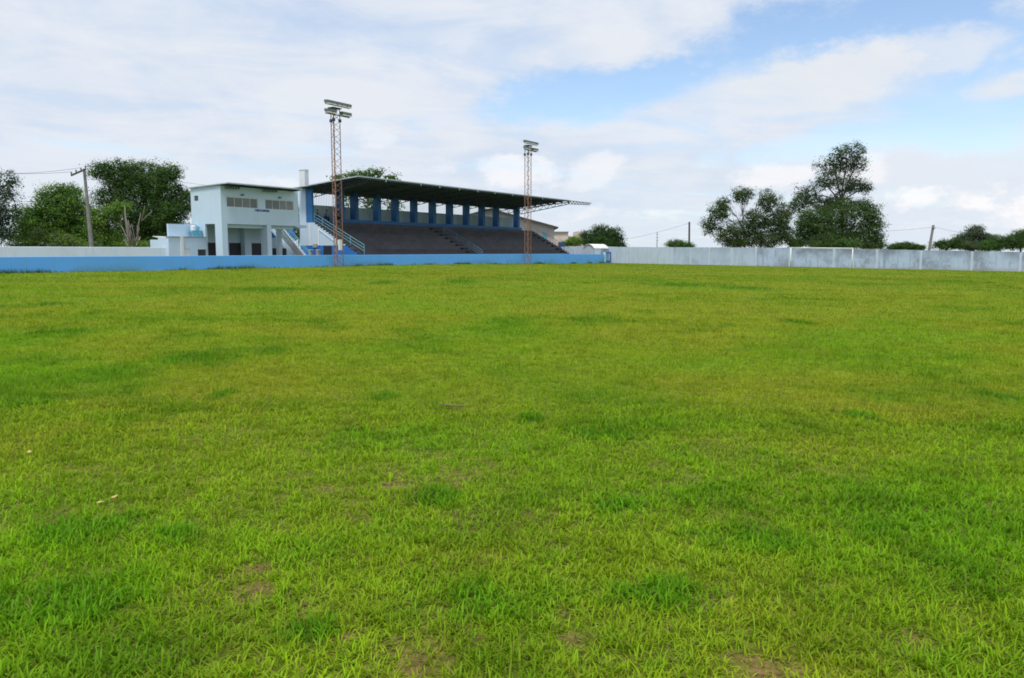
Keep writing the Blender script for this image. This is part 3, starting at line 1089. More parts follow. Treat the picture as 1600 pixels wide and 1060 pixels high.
# roof with low eave towards the pitch
orf = roof_sheet(OU0 - 0.12, OU1 - 0.4, 4.95, 10.35, 7.36, 7.17, 0.25, 0.02).build('roof', 'roof_metal', ob)
part('eave_edge', 'roof_edge', orf, (OU0 - 0.12, OU1 - 0.4, 4.90, 4.94, 7.30, 7.40), root=ob)
MB().bar((OU0 - 0.14, 4.92, 7.34), (OU0 - 0.14, 10.35, 7.15), 0.03, 0.09).build('eave_edge', 'roof_edge', orf, ob)
for u in (-6.3, -4.9, -2.4, -0.9, 1.2):
    MB().bar((u, 5.05, 7.26), (u, 9.9, 7.12), 0.06, 0.10).build('rafter', 'truss_steel', ob)
for a, c in ((-6.45, -5.05), (-2.55, -0.95)):
    mb = MB()
    mb.bar((a, 5.6, 7.00), (c, 5.6, 7.00), 0.07, 0.07)
    for t in np.arange(a, c, 0.28):
        mb.bar((t, 5.6, 7.00), (t + 0.14, 5.6, 7.27), 0.05)
        mb.bar((t + 0.14, 5.6, 7.27), (min(t + 0.28, c), 5.6, 7.00), 0.05)
    mb.build('eave_truss', 'truss_steel', ob)
# lettering under the windows
fc = bpy.data.curves.new('lettering', 'FONT')
fc.body = 'CABINE DE IMPRENSA'
fc.size = 0.21
fc.extrude = 0.008
fc.offset = 0.006
fc.align_x = 'CENTER'
fo = bpy.data.objects.new('lettering', fc)
link(fo)
dg = bpy.context.evaluated_depsgraph_get()
me = bpy.data.meshes.new_from_object(fo.evaluated_get(dg))
bpy.data.objects.remove(fo)
wdt = max(v.co.x for v in me.vertices) - min(v.co.x for v in me.vertices)
for v in me.vertices:
    v.co = Vector((v.co.x * 1.62 / wdt - 2.35 + 2.2, -2.0 - 0.012 - v.co.z, v.co.y * 1.25 + 5.22 - 0.35))
me.materials.clear()
me.materials.append(MATS['letter_blue'])
link(bpy.data.objects.new('lettering', me), ob)

# annex at the left of the press building
an = thing('annex', 'low pale blue annex with a roof terrace beside the press building', 'building', (-8.4, 9.2, 0.35))
part('front_wall', 'plaster', an, (-10.2, -8.83, 8.1, 8.3, 0.0, 2.9), (-8.26, -7.5, 8.1, 8.3, 0.0, 2.9),
     (-7.5, -6.605, 8.1, 8.3, 1.9, 2.9), (-7.5, -6.605, 8.1, 8.3, 0.0, 0.9), (-6.68, -6.605, 8.1, 8.3, 0.9, 1.9), (-8.83, -8.26, 8.1, 8.3, 1.95, 2.9))
part('terrace_slab', 'plaster', an, (-10.2, -6.605, 8.3, 9.5, 2.7, 2.9))
part('ledge', 'concrete', an, (-10.25, -9.16, 8.03, 8.4, 2.9, 2.97), (-8.86, -6.605, 8.03, 8.4, 2.9, 2.97))
part('pilaster', 'plaster_white', an, (-9.14, -8.88, 8.0, 8.098, 0.0, 3.05))
part('terrace_wall', 'plaster', an, (-9.35, -6.605, 9.3, 9.5, 2.902, 4.02))
part('side_wall', 'plaster', an, (-10.2, -10.0, 8.3, 10.6, 0.0, 2.7))
part('door', 'plaster_white', an, (-8.83, -8.26, 8.16, 8.22, 0.3, 1.95))
part('window', 'dark_pane', an, (-7.5, -6.68, 8.18, 8.22, 0.9, 1.9))
# turquoise stand with a white tank on the terrace
tk = thing('tank_stand', 'turquoise metal stand with a small white tank on the annex terrace', 'tank stand', (-7.15, 8.75, 2.9))
for u in (-7.6, -6.78):
    for v in (8.5, 9.0):
        part('leg', 'turquoise', tk, (u, u + 0.07, v, v + 0.07, 2.9, 3.38))
part('shelf', 'turquoise', tk, (-7.64, -6.68, 8.46, 9.1, 3.38, 3.48))
part('panel', 'turquoise', tk, (-7.5, -6.8, 8.475, 8.5, 2.95, 3.3))
MB().tube([(-7.35, 8.78, 3.48), (-7.35, 8.78, 3.52), (-7.35, 8.78, 3.86), (-7.35, 8.78, 3.93)], [0.2, 0.22, 0.22, 0.12], 14).build('tank', 'plaster_white', tk, tk)
MB().tube([(-6.9, 8.78, 3.48), (-6.9, 8.78, 3.85)], 0.13, 10).build('drum', 'turquoise', tk, tk)

# outside stair between press building and stand
sc_ = thing('outside_stair', 'worn outside stair with turquoise handrails between press building and grandstand', 'stair', (5.2, 10.5, 0.35))
NST = 19
SV0, SV1, SZ0, SZ1, SU0, SU1 = 8.18, 12.25, 0.40, 4.02, 4.0, 5.3
for i in range(NST):
    v = SV0 + (SV1 - SV0) * i / NST
    z = SZ0 + (SZ1 - SZ0) * (i + 1) / NST
    part('step', 'stair_tread', sc_, (SU0 + 0.06, SU1 - 0.06, v, v + (SV1 - SV0) / NST + 0.02, z - 0.21, z))
for u in (SU0, SU1):
    MB().bar((u, SV0 - 0.1, SZ0 + 0.0), (u, SV1, SZ1 - 0.05), 0.10, 0.34).build('stringer', 'plaster', sc_)
    hr = MB().tube([(u, SV0, SZ0 + 1.05), (u, SV1, SZ1 + 0.95)], 0.03).build('handrail', 'rail_turquoise', sc_)
    for hgt in (0.7, 0.4):
        MB().tube([(u, SV0, SZ0 + hgt + 0.1), (u, SV1, SZ1 + hgt)], 0.022).build('rail', 'rail_turquoise', hr, sc_)
    for t in (0, 0.25, 0.5, 0.75, 1):
        v, z = SV0 + (SV1 - SV0) * t, SZ0 + (SZ1 - SZ0) * t
        MB().tube([(u, v, z), (u, v, z + 1.0)], 0.025).build('post', 'rail_turquoise', hr, sc_)
part('landing', 'plaster', sc_, (2.12, 5.36, SV1, SV1 + 1.4, 3.75, 4.02))
part('landing_wall', 'dado_blue', sc_, (3.4, 8.25, SV1 + 1.4, SV1 + 1.5, 3.12, 4.5))
part('landing_base', 'plaster', sc_, (1.0, 8.25, SV1 + 1.41, SV1 + 1.51, 0.0, 3.118))
part('dark_dado', 'black_paint', sc_, (1.0, 7.0, SV1 + 1.385, SV1 + 1.408, 0.2, 2.05))
part('link_slab', 'plaster', sc_, (2.12, 3.4, 6.6, 9.3, 3.93, 4.2))

# square white shaft behind the roof junction
sh = thing('white_shaft', 'tall narrow white square shaft rising behind the roofs', 'shaft', (10.2, 14.2, 0.35))
part('shaft', 'plaster_white', sh, (9.92, 10.47, 13.75, 14.58, 0.2, 10.32))
part('cap', 'plaster_white', sh, (9.88, 10.51, 13.71, 14.62, 10.32, 10.38))

# ------------------------------------------------------------------ floodlight towers
def floodlight(parent, u, v, z, wd=0.60):
    """box lamp tilted down to the pitch"""
    poly = [(v - 0.24, z - 0.11), (v - 0.22, z + 0.09), (v + 0.18, z + 0.13), (v + 0.24, z + 0.02), (v + 0.14, z - 0.14)]
    h = MB().prism_u(poly, u, u + wd).build('floodlight', 'lamp_housing', parent)
    MB().prism_u([(v - 0.235, z - 0.142), (v - 0.25, z - 0.225), (v + 0.10, z - 0.235), (v + 0.13, z - 0.152)], u + 0.02, u + wd - 0.02).build('glass', 'lamp_glass', h, parent)
    return h


def lattice_tower(uc, vc, z0, z1, label):
    t = thing('floodlight_tower', label, 'floodlight tower', (uc, vc, z0), 'floodlight towers in front of the stand')
    legs = [(uc + x_ * UU.x + y_ * UU.y, vc + x_ * VV.x + y_ * VV.y) for x_, y_ in ((-0.38, 0.22), (0.0, -0.44), (0.38, 0.22))]
    for i, (a, c) in enumerate(legs):
        MB().tube([(a, c, z0 - 0.3), (a, c, z1)], 0.052 if i == 1 else 0.036, 8).build('leg', 'tower_rust', t)
    for i in range(3):
        a, c = legs[i], legs[(i + 1) % 3]
        mb = MB()
        nseg = 26
        hs = np.linspace(z0 + 0.1, z1 - 0.05, nseg + 1)
        for j in range(nseg):
            p_, q_ = (a, c) if j % 2 else (c, a)
            mb.bar((p_[0], p_[1], hs[j]), (q_[0], q_[1], hs[j + 1]), 0.026)
        br = mb.build('bracing', 'tower_rust', t)
    zt = z1
    part('lamp_beam', 'tower_rust', t, (uc - 1.35, uc + 1.45, vc - 0.33, vc - 0.25, zt + 0.12, zt + 0.20))
    part('lamp_beam', 'tower_rust', t, (uc - 1.35, uc + 1.45, vc - 0.33, vc - 0.25, zt - 0.66, zt - 0.58))
    part('platform', 'truss_steel', t, (uc - 0.5, uc + 0.5, vc - 0.35, vc + 0.3, zt - 0.06, zt + 0.02))
    for a, c in legs:
        part('ballast_box', 'truss_steel', t, (a - 0.09, a + 0.09, c - 0.1, c + 0.1, zt - 1.15, zt - 0.9))
    for du_ in (-1.33, -0.80, -0.18, 0.35, 0.97):
        floodlight(t, uc + du_, vc - 0.35, zt + 0.36, 0.51)
    for du_ in (-1.33, -0.80, 0.43, 0.96):
        floodlight(t, uc + du_, vc - 0.35, zt - 0.36, 0.51)
    return t


t1 = lattice_tower(0.15, -0.62, 0.42, 13.85, 'nearer rusty lattice floodlight tower, left one, before the stand end stair')
part('meter_box', 'plaster_white', t1, (-0.20, 0.12, -1.16, -1.02, 1.85, 2.75))
lattice_tower(31.8, -0.62, 0.22, 14.25, 'farther rusty lattice floodlight tower, right one, near the roof end')

# ------------------------------------------------------------------ goal, gate, shed, posts
GU, GV0, GV1 = 54.4, -26.15, -33.47
gq = lambda v: float(ground_z(*uv2w(GU, v).xy))
gl = thing('football_goal', 'white football goal frame standing in front of the stained back wall', 'goal', (GU, (GV0 + GV1) / 2, gq(-30)))
for v in (GV0, GV1):
    MB().tube([(GU, v, gq(v) - 0.2), (GU, v, gq(v) + 2.46)], 0.06, 12).build('post', 'white_steel', gl, gl, True)
MB().tube([(GU, GV0 + 0.06, gq(GV0) + 2.44), (GU, GV1 - 0.06, gq(GV1) + 2.44)], 0.06, 12).build('crossbar', 'white_steel', gl, gl, True)

gt = thing('gate', 'small blue framed gate with open upper half at the end of the blue wall', 'gate', (55.6, 0.05, 0.0))
part('post', 'plaster_white', gt, (54.32, 54.62, -0.02, 0.2, -0.3, 1.62))
part('frame_side', 'dado_blue', gt, (54.66, 54.84, 0.04, 0.12, -0.1, 1.66))
part('frame_side', 'dado_blue', gt, (56.36, 56.55, 0.04, 0.12, -0.1, 1.66))
part('frame_top', 'dado_blue', gt, (54.84, 56.36, 0.04, 0.12, 1.45, 1.66))
part('lower_panel', 'dado_blue', gt, (54.84, 56.36, 0.06, 0.10, -0.05, 0.42))
part('upper_panel', 'turquoise', gt, (54.84, 55.2, 0.065, 0.095, 0.42, 1.45))
sb_ = MB()
for u in np.arange(55.3, 56.36, 0.16):
    sb_.bar((u, 0.08, 0.42), (u, 0.08, 1.45), 0.02)
sb_.build('bars', 'rail_turquoise', gt)

sd = thing('arched_shed', 'small white shed with a curved roof behind the far end of the blue wall', 'shed', (54, 1.4, 0.1))
SA, SB, SF, SBk = 52.1, 56.7, 0.55, 2.4
arch = [(SF, 2.18)] + [(SF + (SBk - SF) * t, 2.18 + 0.62 * math.sin(math.pi * t) ** 0.8) for t in np.linspace(0.06, 0.94, 11)] + [(SBk, 2.18)]
MB().prism_u([(SF + 0.05, 0.0)] + [(a_ if 0 < i < 12 else a_ + (0.05 if i == 0 else -0.05), b_ - 0.06) for i, (a_, b_) in enumerate(arch)] + [(SBk - 0.05, 0.0)], SA, SA + 0.15).build('end_wall', 'shed_grey', sd)
MB().prism_u([(SF + 0.05, 0.0)] + [(a_ if 0 < i < 12 else a_ + (0.05 if i == 0 else -0.05), b_ - 0.06) for i, (a_, b_) in enumerate(arch)] + [(SBk - 0.05, 0.0)], SB - 0.15, SB).build('end_wall', 'shed_grey', sd)
part('front_wall', 'plaster_white', sd, (SA + 0.15, 54.2, SF + 0.05, SF + 0.17, 0.0, 2.12))
part('front_wall', 'shed_grey', sd, (54.2, SB - 0.15, SF + 0.05, SF + 0.17, 0.0, 2.12))
part('rear_wall', 'shed_grey', sd, (SA + 0.15, SB - 0.15, SBk - 0.17, SBk - 0.05, 0.0, 2.12))
part('drain_pipe', 'rail_blue', sd, (55.5, 55.6, SF - 0.06, SF + 0.045, 0.1, 2.1))
outer = [(a_, b_) for a_, b_ in arch]
inner = [(a_, b_ - 0.05) for a_, b_ in reversed(arch)]
mb = MB()
for i in range(len(arch) - 1):
    mb.prism_u([arch[i], arch[i + 1], (arch[i + 1][0], arch[i + 1][1] - 0.05), (arch[i][0], arch[i][1] - 0.05)], SA - 0.12, SB + 0.05)
mb.build('roof', 'shed_roof', sd)

for x_, lab in ((486.5, 'pale short concrete post before the blue dado, nearer the white stair'), (500.0, 'pale short concrete post before the blue dado, beside the black doorway')):
    pp = uv2w(8.0, 11.05 if x_ < 490 else 10.0, 0)
    bq = thing('concrete_post', lab, 'post', (7.9, 11.0 if x_ < 490 else 9.95, 0.35), 'concrete posts by the stand end')
    part('post', 'concrete', bq, (7.75, 8.05, bq and (10.85 if x_ < 490 else 9.8), (11.15 if x_ < 490 else 10.1), 0.1, 1.85))
    part('cap', 'plaster_white', bq, (7.72, 8.08, (10.82 if x_ < 490 else 9.77), (11.18 if x_ < 490 else 10.13), 1.85, 1.92))

# blue sign board on a post at the far end of the stand
c0 = at(877, 398, 118)
sg = thing('sign_board', 'dark blue sign board on a post past the far end stair', 'sign', (c0.x, c0.y, 0.2), None, 'w')
MB().tube([(c0.x - 0.1, c0.y, 0.0), (c0.x - 0.1, c0.y, 2.5)], 0.07, 8).build('post', 'truss_steel', sg)
MB().box(c0.x - 0.48, c0.x + 0.48, c0.y - 0.12, c0.y - 0.06, 2.4, 3.1).build('board', 'sign_blue', sg)

# ------------------------------------------------------------------ buildings behind
def wbox(name, mat, parent, x0, x1, y0, y1, z0, z1, root=None):
    return MB().box(x0, x1, y0, y1, z0, z1).build(name, mat, parent, root or parent)


D = 128.0
rp = [at(x, y, D) for x, y in ((690, 352), (766, 327), (872, 356))]
wh = thing('warehouse', 'pinkish grey gabled building behind the right end of the grandstand', 'building', (rp[1].x, D + 8, 0.2), None, 'w')
xe = at(866, 380, D).x
slope = (rp[2].z - rp[1].z) / (rp[2].x - rp[1].x)
xl = 2 * rp[1].x - xe
zt_ = lambda x: rp[1].z + slope * abs(x - rp[1].x) - 0.12
MB().prism_v([(xl, 0), (xe, 0), (xe, zt_(xe)), (rp[1].x, zt_(rp[1].x)), (xl, zt_(xl))], D, D + 14).build('wall', 'pink_plaster', wh)
for sgn in (-1, 1):
    xo = rp[1].x + sgn * (rp[2].x - rp[1].x)
    zo = rp[2].z
    MB().prism_v([(rp[1].x, rp[1].z + 0.1), (xo, zo + 0.1), (xo, zo - 0.12), (rp[1].x, rp[1].z - 0.10)], D - 0.9, D + 15).build('roof', 'roof_green', wh)
dq = at(850.5, 374, D)
wbox('door', 'turquoise', wh, dq.x - 0.30, dq.x + 0.26, D - 0.05, D - 0.004, 2.6, 4.75)
D = 160.0
ba, bb = at(862, 362, D), at(888, 362, D)
bc, bd = at(888, 367, D), at(915, 362, D)
hb = thing('beige_house', 'flat-roofed beige building half hidden by the dark tree right of the stand', 'building', ((ba.x + bd.x) / 2, D + 4, 0), None, 'w')
wbox('wall', 'beige_plaster', hb, ba.x, bb.x, D, D + 8, 0, ba.z - 0.15)
wbox('roof_slab', 'concrete', hb, ba.x - 0.2, bb.x + 0.1, D - 0.3, D + 8.3, ba.z - 0.15, ba.z)
wbox('wall', 'beige_plaster', hb, bb.x + 0.12, bd.x - 2.0, D + 0.4, D + 8, 0, at(888, 369, D).z)
wbox('wall', 'beige_plaster', hb, bd.x - 1.95, bd.x, D - 0.3, D + 8, 0, bd.z)
wbox('opening', 'brown_brick', hb, bb.x + 0.3, bd.x - 2.2, D + 0.3, D + 0.395, at(888, 369, D).z - 1.1, at(888, 369, D).z - 0.2)
# low house at the far left
D = 82.0
ha, hc = at(4, 377, D), at(68, 383, D)
lh = thing('low_house', 'low house with a white eave above the pale wall, far left', 'house', ((ha.x + hc.x) / 2, D + 3, 0.4), None, 'w')
wbox('wall', 'pink_plaster', lh, ha.x + 0.3, hc.x - 0.2, D + 0.7, D + 6, 0, hc.z)
MB().prism_v([(ha.x, hc.z), (hc.x, hc.z), (hc.x, hc.z + 0.28), (ha.x, hc.z + 0.28)], D, D + 0.12).build('eave_board', 'shed_roof', lh)
MB().add([(ha.x, D + 0.12, hc.z + 0.26), (hc.x, D + 0.12, hc.z + 0.26), (hc.x, D + 6.5, hc.z + 0.30), (ha.x, D + 6.5, hc.z + 0.30),
          (ha.x, D + 0.12, hc.z + 0.02), (hc.x, D + 0.12, hc.z + 0.02), (hc.x, D + 6.5, hc.z + 0.06), (ha.x, D + 6.5, hc.z + 0.06)],
         [(0, 1, 2, 3), (7, 6, 5, 4), (0, 4, 5, 1), (1, 5, 6, 2), (2, 6, 7, 3), (3, 7, 4, 0)]).build('roof', 'concrete', lh)
qq = at(70, 372, D)
MB().tube([(qq.x, D + 0.4, 0), (qq.x, D + 0.4, qq.z)], 0.13, 8).build('post', 'dark_pole', lh)
# white canopy beside the annex
D = 84.0
ca_, cb_ = at(238, 369, D), at(264, 373.5, D)
cn = thing('white_canopy', 'thin white sloping canopy beside the annex, under the tall dark tree', 'canopy', ((ca_.x + cb_.x) / 2, D + 1.5, 0.4), None, 'w')
MB().add([(ca_.x, D, ca_.z), (cb_.x, D, cb_.z + 0.1), (cb_.x, D + 3, cb_.z + 0.1), (ca_.x, D + 3, ca_.z),
          (ca_.x, D, ca_.z - 0.05), (cb_.x, D, cb_.z - 0.2), (cb_.x, D + 3, cb_.z - 0.2), (ca_.x, D + 3, ca_.z - 0.05)],
         [(0, 1, 2, 3), (7, 6, 5, 4), (0, 4, 5, 1), (1, 5, 6, 2), (2, 6, 7, 3), (3, 7, 4, 0)]).build('sheet', 'shed_roof', cn)
for x_ in (ca_.x + 0.3, cb_.x - 0.2):
    MB().tube([(x_, D + 1.5, 0.2), (x_, D + 1.5, cb_.z - 0.02)], 0.05, 6).build('post', 'truss_steel', cn)

# ------------------------------------------------------------------ trees
def tube_mesh(chains, n=5):
    mb = MB()
    for pts, rad in chains:
        mb.tube(pts, rad, n)
    return mb


def curve_pts(a, b, sag, segs=4):
    a, b = Vector(a), Vector(b)
    mid = Vector((random.uniform(-1, 1), random.uniform(-1, 1), random.uniform(0.0, 1.2))) * sag * (b - a).length
    return [a.lerp(b, t) + mid * (4 * t * (1 - t)) * 0.5 for t in [i / segs for i in range(segs + 1)]]


def make_tree(name, label, base_px, depth, lobes, greens, leaf=0.28, per=26, dens=1.0, group=None, bark='bark',
              trunk_r=0.22, squash=0.8, stems=1, cat='tree', droop=0.0, open_=0.0, hollow=0.5, clump=0.55):
    """lobes: (px, py, rx, ry) in photo pixels at this depth, turned into volumes of real size"""
    bx = at(base_px, HORIZON, depth)
    gz_ = float(ground_z(bx.x, bx.y))
    t = thing(name, label, cat, (bx.x, depth, gz_), group, 'w')
    s = depth / FPX
    chains = []
    V, T, N = [], [], 0
    vol = []
    for lx, ly, rx, ry in lobes:
        c = at(lx, ly, depth)
        ry_ = max(rx, ry) * s * squash
        c.y += random.uniform(-0.5, 0.5) * ry_ * 0.8
        vol.append((c, rx * s, ry_, ry * s))
    zmin = min(c.z - rz_ for c, _, _, rz_ in vol)
    top = max(c.z for c, *_ in vol)
    hub = Vector((bx.x + 0.3 * random.uniform(-1, 1), depth, max(gz_ + 0.6, zmin + 0.25 * (top - zmin))))
    for sN in range(stems):
        b0 = Vector((bx.x + random.uniform(-0.3, 0.3) * (stems > 1), depth, gz_ - 0.2))
        chains.append((curve_pts(b0, hub, 0.06), [trunk_r * q for q in (1.25, 1.0, 0.9, 0.8, 0.7)]))
    leaf, per = leaf * 0.74, per * 1.55
    pos, dirs, tint, sizes = [], [], [], []
    for c, rx, ry, rz_ in vol:
        pts = curve_pts(hub, c, 0.15)
        r0 = trunk_r * 0.55
        chains.append((pts, [r0, r0 * .8, r0 * .6, r0 * .45, r0 * .3]))
        area = (rx * rz_ + rx * ry + ry * rz_) / 3 * 4 * math.pi
        nc = max(6, int(area * 1.9 * dens / (clump / 0.55) ** 2))
        # inner foliage of larger leaf sprays that fills the heart of the crown
        ncore = int(area * (9.0 if open_ < 0.05 else 4.5 if open_ < 0.12 else 2.4))
        dq_ = rng.normal(size=(ncore, 3))
        dq_ /= np.linalg.norm(dq_, axis=1, keepdims=True)
        pq = np.array(c) + dq_ * np.array((rx, ry, rz_)) * (rng.uniform(0.0, 1.0, (ncore, 1)) ** 0.5) * 0.82
        pq = pq[pq[:, 2] > gz_ + 0.3]
        pos.append(pq)
        dirs.append(rng.normal(size=pq.shape) + np.array((0, 0, 0.5)))
        gsel = np.array(greens)[rng.integers(len(greens), size=len(pq))]
        tint.append(gsel * rng.uniform(0.7, 1.25, (len(pq), 1)))
        sizes.append(leaf * rng.uniform(1.5, 2.6, len(pq)))
        for _ in range(nc):
            d = rng.normal(size=3)
            d /= np.linalg.norm(d)
            if rng.uniform() < open_:
                continue
            rr = rng.uniform(hollow, 1.03)
            cc = np.array(c) + d * np.array((rx, ry, rz_)) * rr
            if cc[2] < gz_ + 0.3:
                continue
            if rng.uniform() < 0.35:
                k_ = random.randint(2, 4)
                chains.append((curve_pts(pts[k_], Vector(cc), 0.12, 3), [0.035, 0.028, 0.02, 0.012]))
            mleaf = int(per * rng.uniform(0.5, 1.5))
            cs = clump * rng.uniform(0.7, 1.35)
            pq = rng.normal(size=(mleaf, 3)) * np.array((cs, cs, cs * 0.62)) * 0.62
            pq[:, 2] -= droop * np.hypot(pq[:, 0], pq[:, 1])
            pos.append(cc + pq)
            out = pq / (np.linalg.norm(pq, axis=1, keepdims=True) + 1e-6) * 0.7 + d * 0.6 + np.array((0, 0, 0.8))
            dirs.append(out + rng.normal(size=(mleaf, 3)) * 0.55)
            g0 = np.array(greens[rng.integers(len(greens))])
            tint.append(g0 * rng.uniform(0.75, 1.25) * rng.uniform(0.75, 1.3, (mleaf, 1)) * rng.uniform(0.92, 1.08, (mleaf, 3)))
            sizes.append(leaf * rng.uniform(0.6, 1.35, mleaf))
    P_ = np.concatenate(pos)
    Dn = np.concatenate(dirs)
    Dn /= np.linalg.norm(Dn, axis=1, keepdims=True)
    Tn = np.concatenate(tint)
    Sz = np.concatenate(sizes)[:, None]
    n = len(P_)
    a = np.cross(Dn, rng.normal(size=(n, 3)))
    a /= np.linalg.norm(a, axis=1, keepdims=True) + 1e-9
    b_ = np.cross(Dn, a)
    base = np.array((bx.x, depth, gz_))
    P_ = P_ - base
    Vx = np.stack([P_ - a * Sz * 0.5, P_ - b_ * Sz * 0.26 + Dn * Sz * 0.06, P_ + a * Sz * 0.5, P_ + b_ * Sz * 0.26 + Dn * Sz * 0.06], 1).reshape(-1, 3)
    me = np_mesh('crown', Vx, np.arange(4 * n), np.full(n, 4), np.repeat(Tn, 4, 0))
    me.materials.append(MATS['leaves'])
    link(bpy.data.objects.new('crown', me), t)
    tr = tube_mesh(chains[:stems], 8).build('trunk', bark, t, t, True)
    tube_mesh(chains[stems:], 5).build('branches', bark, t, t, True)
    return t


DKG = [(0.030, 0.064, 0.016), (0.038, 0.080, 0.018), (0.024, 0.052, 0.015)]
MDG = [(0.045, 0.095, 0.018), (0.060, 0.120, 0.020), (0.035, 0.078, 0.018)]
LTG = [(0.080, 0.145, 0.022), (0.065, 0.125, 0.020), (0.095, 0.150, 0.028)]
FOL = 1.85
OLV = [(0.055, 0.075, 0.034), (0.065, 0.085, 0.038), (0.045, 0.064, 0.032)]
BLG = [(0.030, 0.055, 0.032), (0.038, 0.066, 0.036), (0.026, 0.046, 0.030)]
DKG, MDG, LTG, OLV, BLG = [[tuple(c_ * FOL for c_ in g_) for g_ in L_] for L_ in (DKG, MDG, LTG, OLV, BLG)]

make_tree('tall_tree', 'dark feathery tree cut off by the left edge, beside the low house', -12, 74,
          [(-8, 292, 32, 30), (8, 325, 22, 28), (-20, 340, 34, 34), (2, 362, 22, 22), (16, 288, 12, 20)], BLG, 0.26, 22, 1.0, 'trees behind the walls',
          droop=0.25, open_=0.15, bark='bark_grey')
make_tree('broad_tree', 'broad mid-green tree behind the leaning concrete pole', 92, 84,
          [(88, 318, 34, 26), (55, 345, 34, 24), (118, 330, 34, 30), (75, 358, 44, 26), (125, 362, 34, 26), (38, 366, 26, 20), (105, 300, 24, 14), (60, 378, 40, 10), (120, 380, 36, 10)],
          MDG + LTG[:1], 0.26, 26, 1.35, 'trees behind the walls')
make_tree('dense_tree', 'tall dense dark green tree left of the press building', 222, 90,
          [(190, 275, 36, 28), (225, 280, 40, 34), (258, 292, 32, 32), (180, 310, 30, 26), (225, 325, 46, 32), (268, 335, 30, 36), (285, 315, 18, 26),
           (240, 358, 44, 26), (165, 268, 22, 16), (200, 355, 30, 24), (230, 378, 44, 12), (280, 372, 24, 16), (270, 270, 20, 14)], DKG + MDG[:1], 0.25, 26, 1.1, 'trees behind the walls')
make_tree('leafy_shrub', 'bright green leafy bush between the pole and the bare tree', 172, 80,
          [(165, 340, 26, 18), (190, 326, 18, 12), (158, 362, 26, 20), (178, 372, 22, 14), (170, 384, 40, 7), (215, 384, 34, 7)], LTG + MDG[:1], 0.24, 22, 1.0, 'bushes along the pale wall', trunk_r=0.08, cat='bush', clump=0.4)
make_tree('olive_shrub', 'olive green bush behind the low house roof', 88, 77,
          [(92, 374, 22, 14), (62, 372, 14, 14), (112, 378, 18, 10), (100, 385, 44, 6), (45, 384, 30, 7), (140, 384, 20, 7)], LTG + OLV, 0.22, 20, 1.0, 'bushes along the pale wall', trunk_r=0.06, cat='bush', clump=0.4)
make_tree('low_shrub', 'low green bush under the white canopy', 246, 92,
          [(246, 380, 20, 9), (270, 376, 14, 12), (255, 386, 34, 6)], MDG, 0.22, 20, 1.0, 'bushes along the pale wall', trunk_r=0.06, cat='bush', clump=0.4)
make_tree('open_crown_tree', 'thin open-crowned tree rising behind the grandstand roof', 575, 108,
          [(530, 279, 16, 9), (558, 275, 24, 10), (585, 272, 22, 9), (610, 277, 13, 6), (545, 312, 12, 14), (580, 318, 16, 16), (615, 322, 14, 12)], MDG + OLV[:1], 0.42, 12, 0.75,
          'trees behind the walls', trunk_r=0.16, bark='bark_grey', open_=0.25, clump=0.6)
make_tree('round_tree', 'rounded dark tree right of the beige building', 942, 138,
          [(945, 366, 26, 16), (920, 372, 18, 14), (962, 374, 16, 14), (935, 380, 30, 12), (968, 384, 12, 6)], DKG + BLG[:1], 0.30, 24, 1.0, 'trees behind the walls')
make_tree('yellow_shrub', 'yellow-green bush in front of the beige building', 897, 128,
          [(898, 378, 12, 9), (886, 381, 9, 6)], LTG + MDG[:1], 0.28, 20, 1.1, 'bushes behind the back wall', trunk_r=0.07, cat='bush', clump=0.4)
make_tree('small_shrub', 'small rounded bush left of the thin dark pole', 1060, 140,
          [(1058, 383, 18, 9), (1072, 385, 14, 6)], MDG + OLV[:1], 0.28, 20, 1.1, 'bushes behind the back wall', trunk_r=0.07, cat='bush', clump=0.4)
make_tree('spreading_tree', 'wide airy tree with see-through crown right of the thin pole', 1165, 142,
          [(1160, 306, 20, 15), (1122, 332, 20, 15), (1200, 314, 20, 20), (1108, 352, 17, 15), (1140, 366, 28, 20), (1176, 348, 26, 26), (1208, 348, 22, 26),
           (1228, 335, 14, 22), (1192, 376, 34, 14), (1130, 318, 14, 12), (1225, 366, 22, 18), (1150, 380, 26, 8), (1242, 380, 18, 8)], DKG + OLV, 0.34, 20, 1.0, 'trees behind the walls', bark='bark_grey', open_=0.2, hollow=0.4)
make_tree('tall_twin_tree', 'tallest tree at the right, narrow leafy top above a dense dark base', 1310, 134,
          [(1324, 240, 30, 17), (1304, 258, 28, 17), (1336, 258, 20, 14), (1288, 284, 22, 16), (1325, 288, 30, 18), (1352, 294, 14, 9), (1262, 306, 26, 22), (1242, 322, 16, 18), (1310, 318, 30, 16), (1345, 322, 18, 14), (1285, 322, 22, 16)],
          BLG + OLV[:1] + DKG[:1], 0.32, 18, 0.8, 'trees behind the walls', bark='bark_grey', open_=0.22, hollow=0.35, trunk_r=0.3)
make_tree('dense_base_tree', 'dense dark green tree filling the base under the tallest crown', 1325, 130,
          [(1278, 346, 34, 26), (1320, 334, 34, 26), (1356, 332, 22, 18), (1366, 352, 16, 18), (1290, 370, 40, 20), (1340, 366, 38, 26), (1368, 374, 18, 14), (1262, 350, 18, 26), (1300, 382, 50, 8), (1258, 374, 22, 14), (1360, 384, 26, 6)],
          DKG + MDG[:1] + OLV[:1], 0.32, 26, 1.1, 'trees behind the walls', trunk_r=0.28, open_=0.1, hollow=0.45, clump=0.7)
make_tree('distant_shrub', 'low bush between the tall trees and the leaning pole', 1415, 150,
          [(1412, 385, 20, 6), (1432, 387, 14, 4), (1398, 387, 12, 4)], DKG, 0.32, 20, 1.2, 'bushes behind the back wall', trunk_r=0.07, cat='bush', clump=0.4)
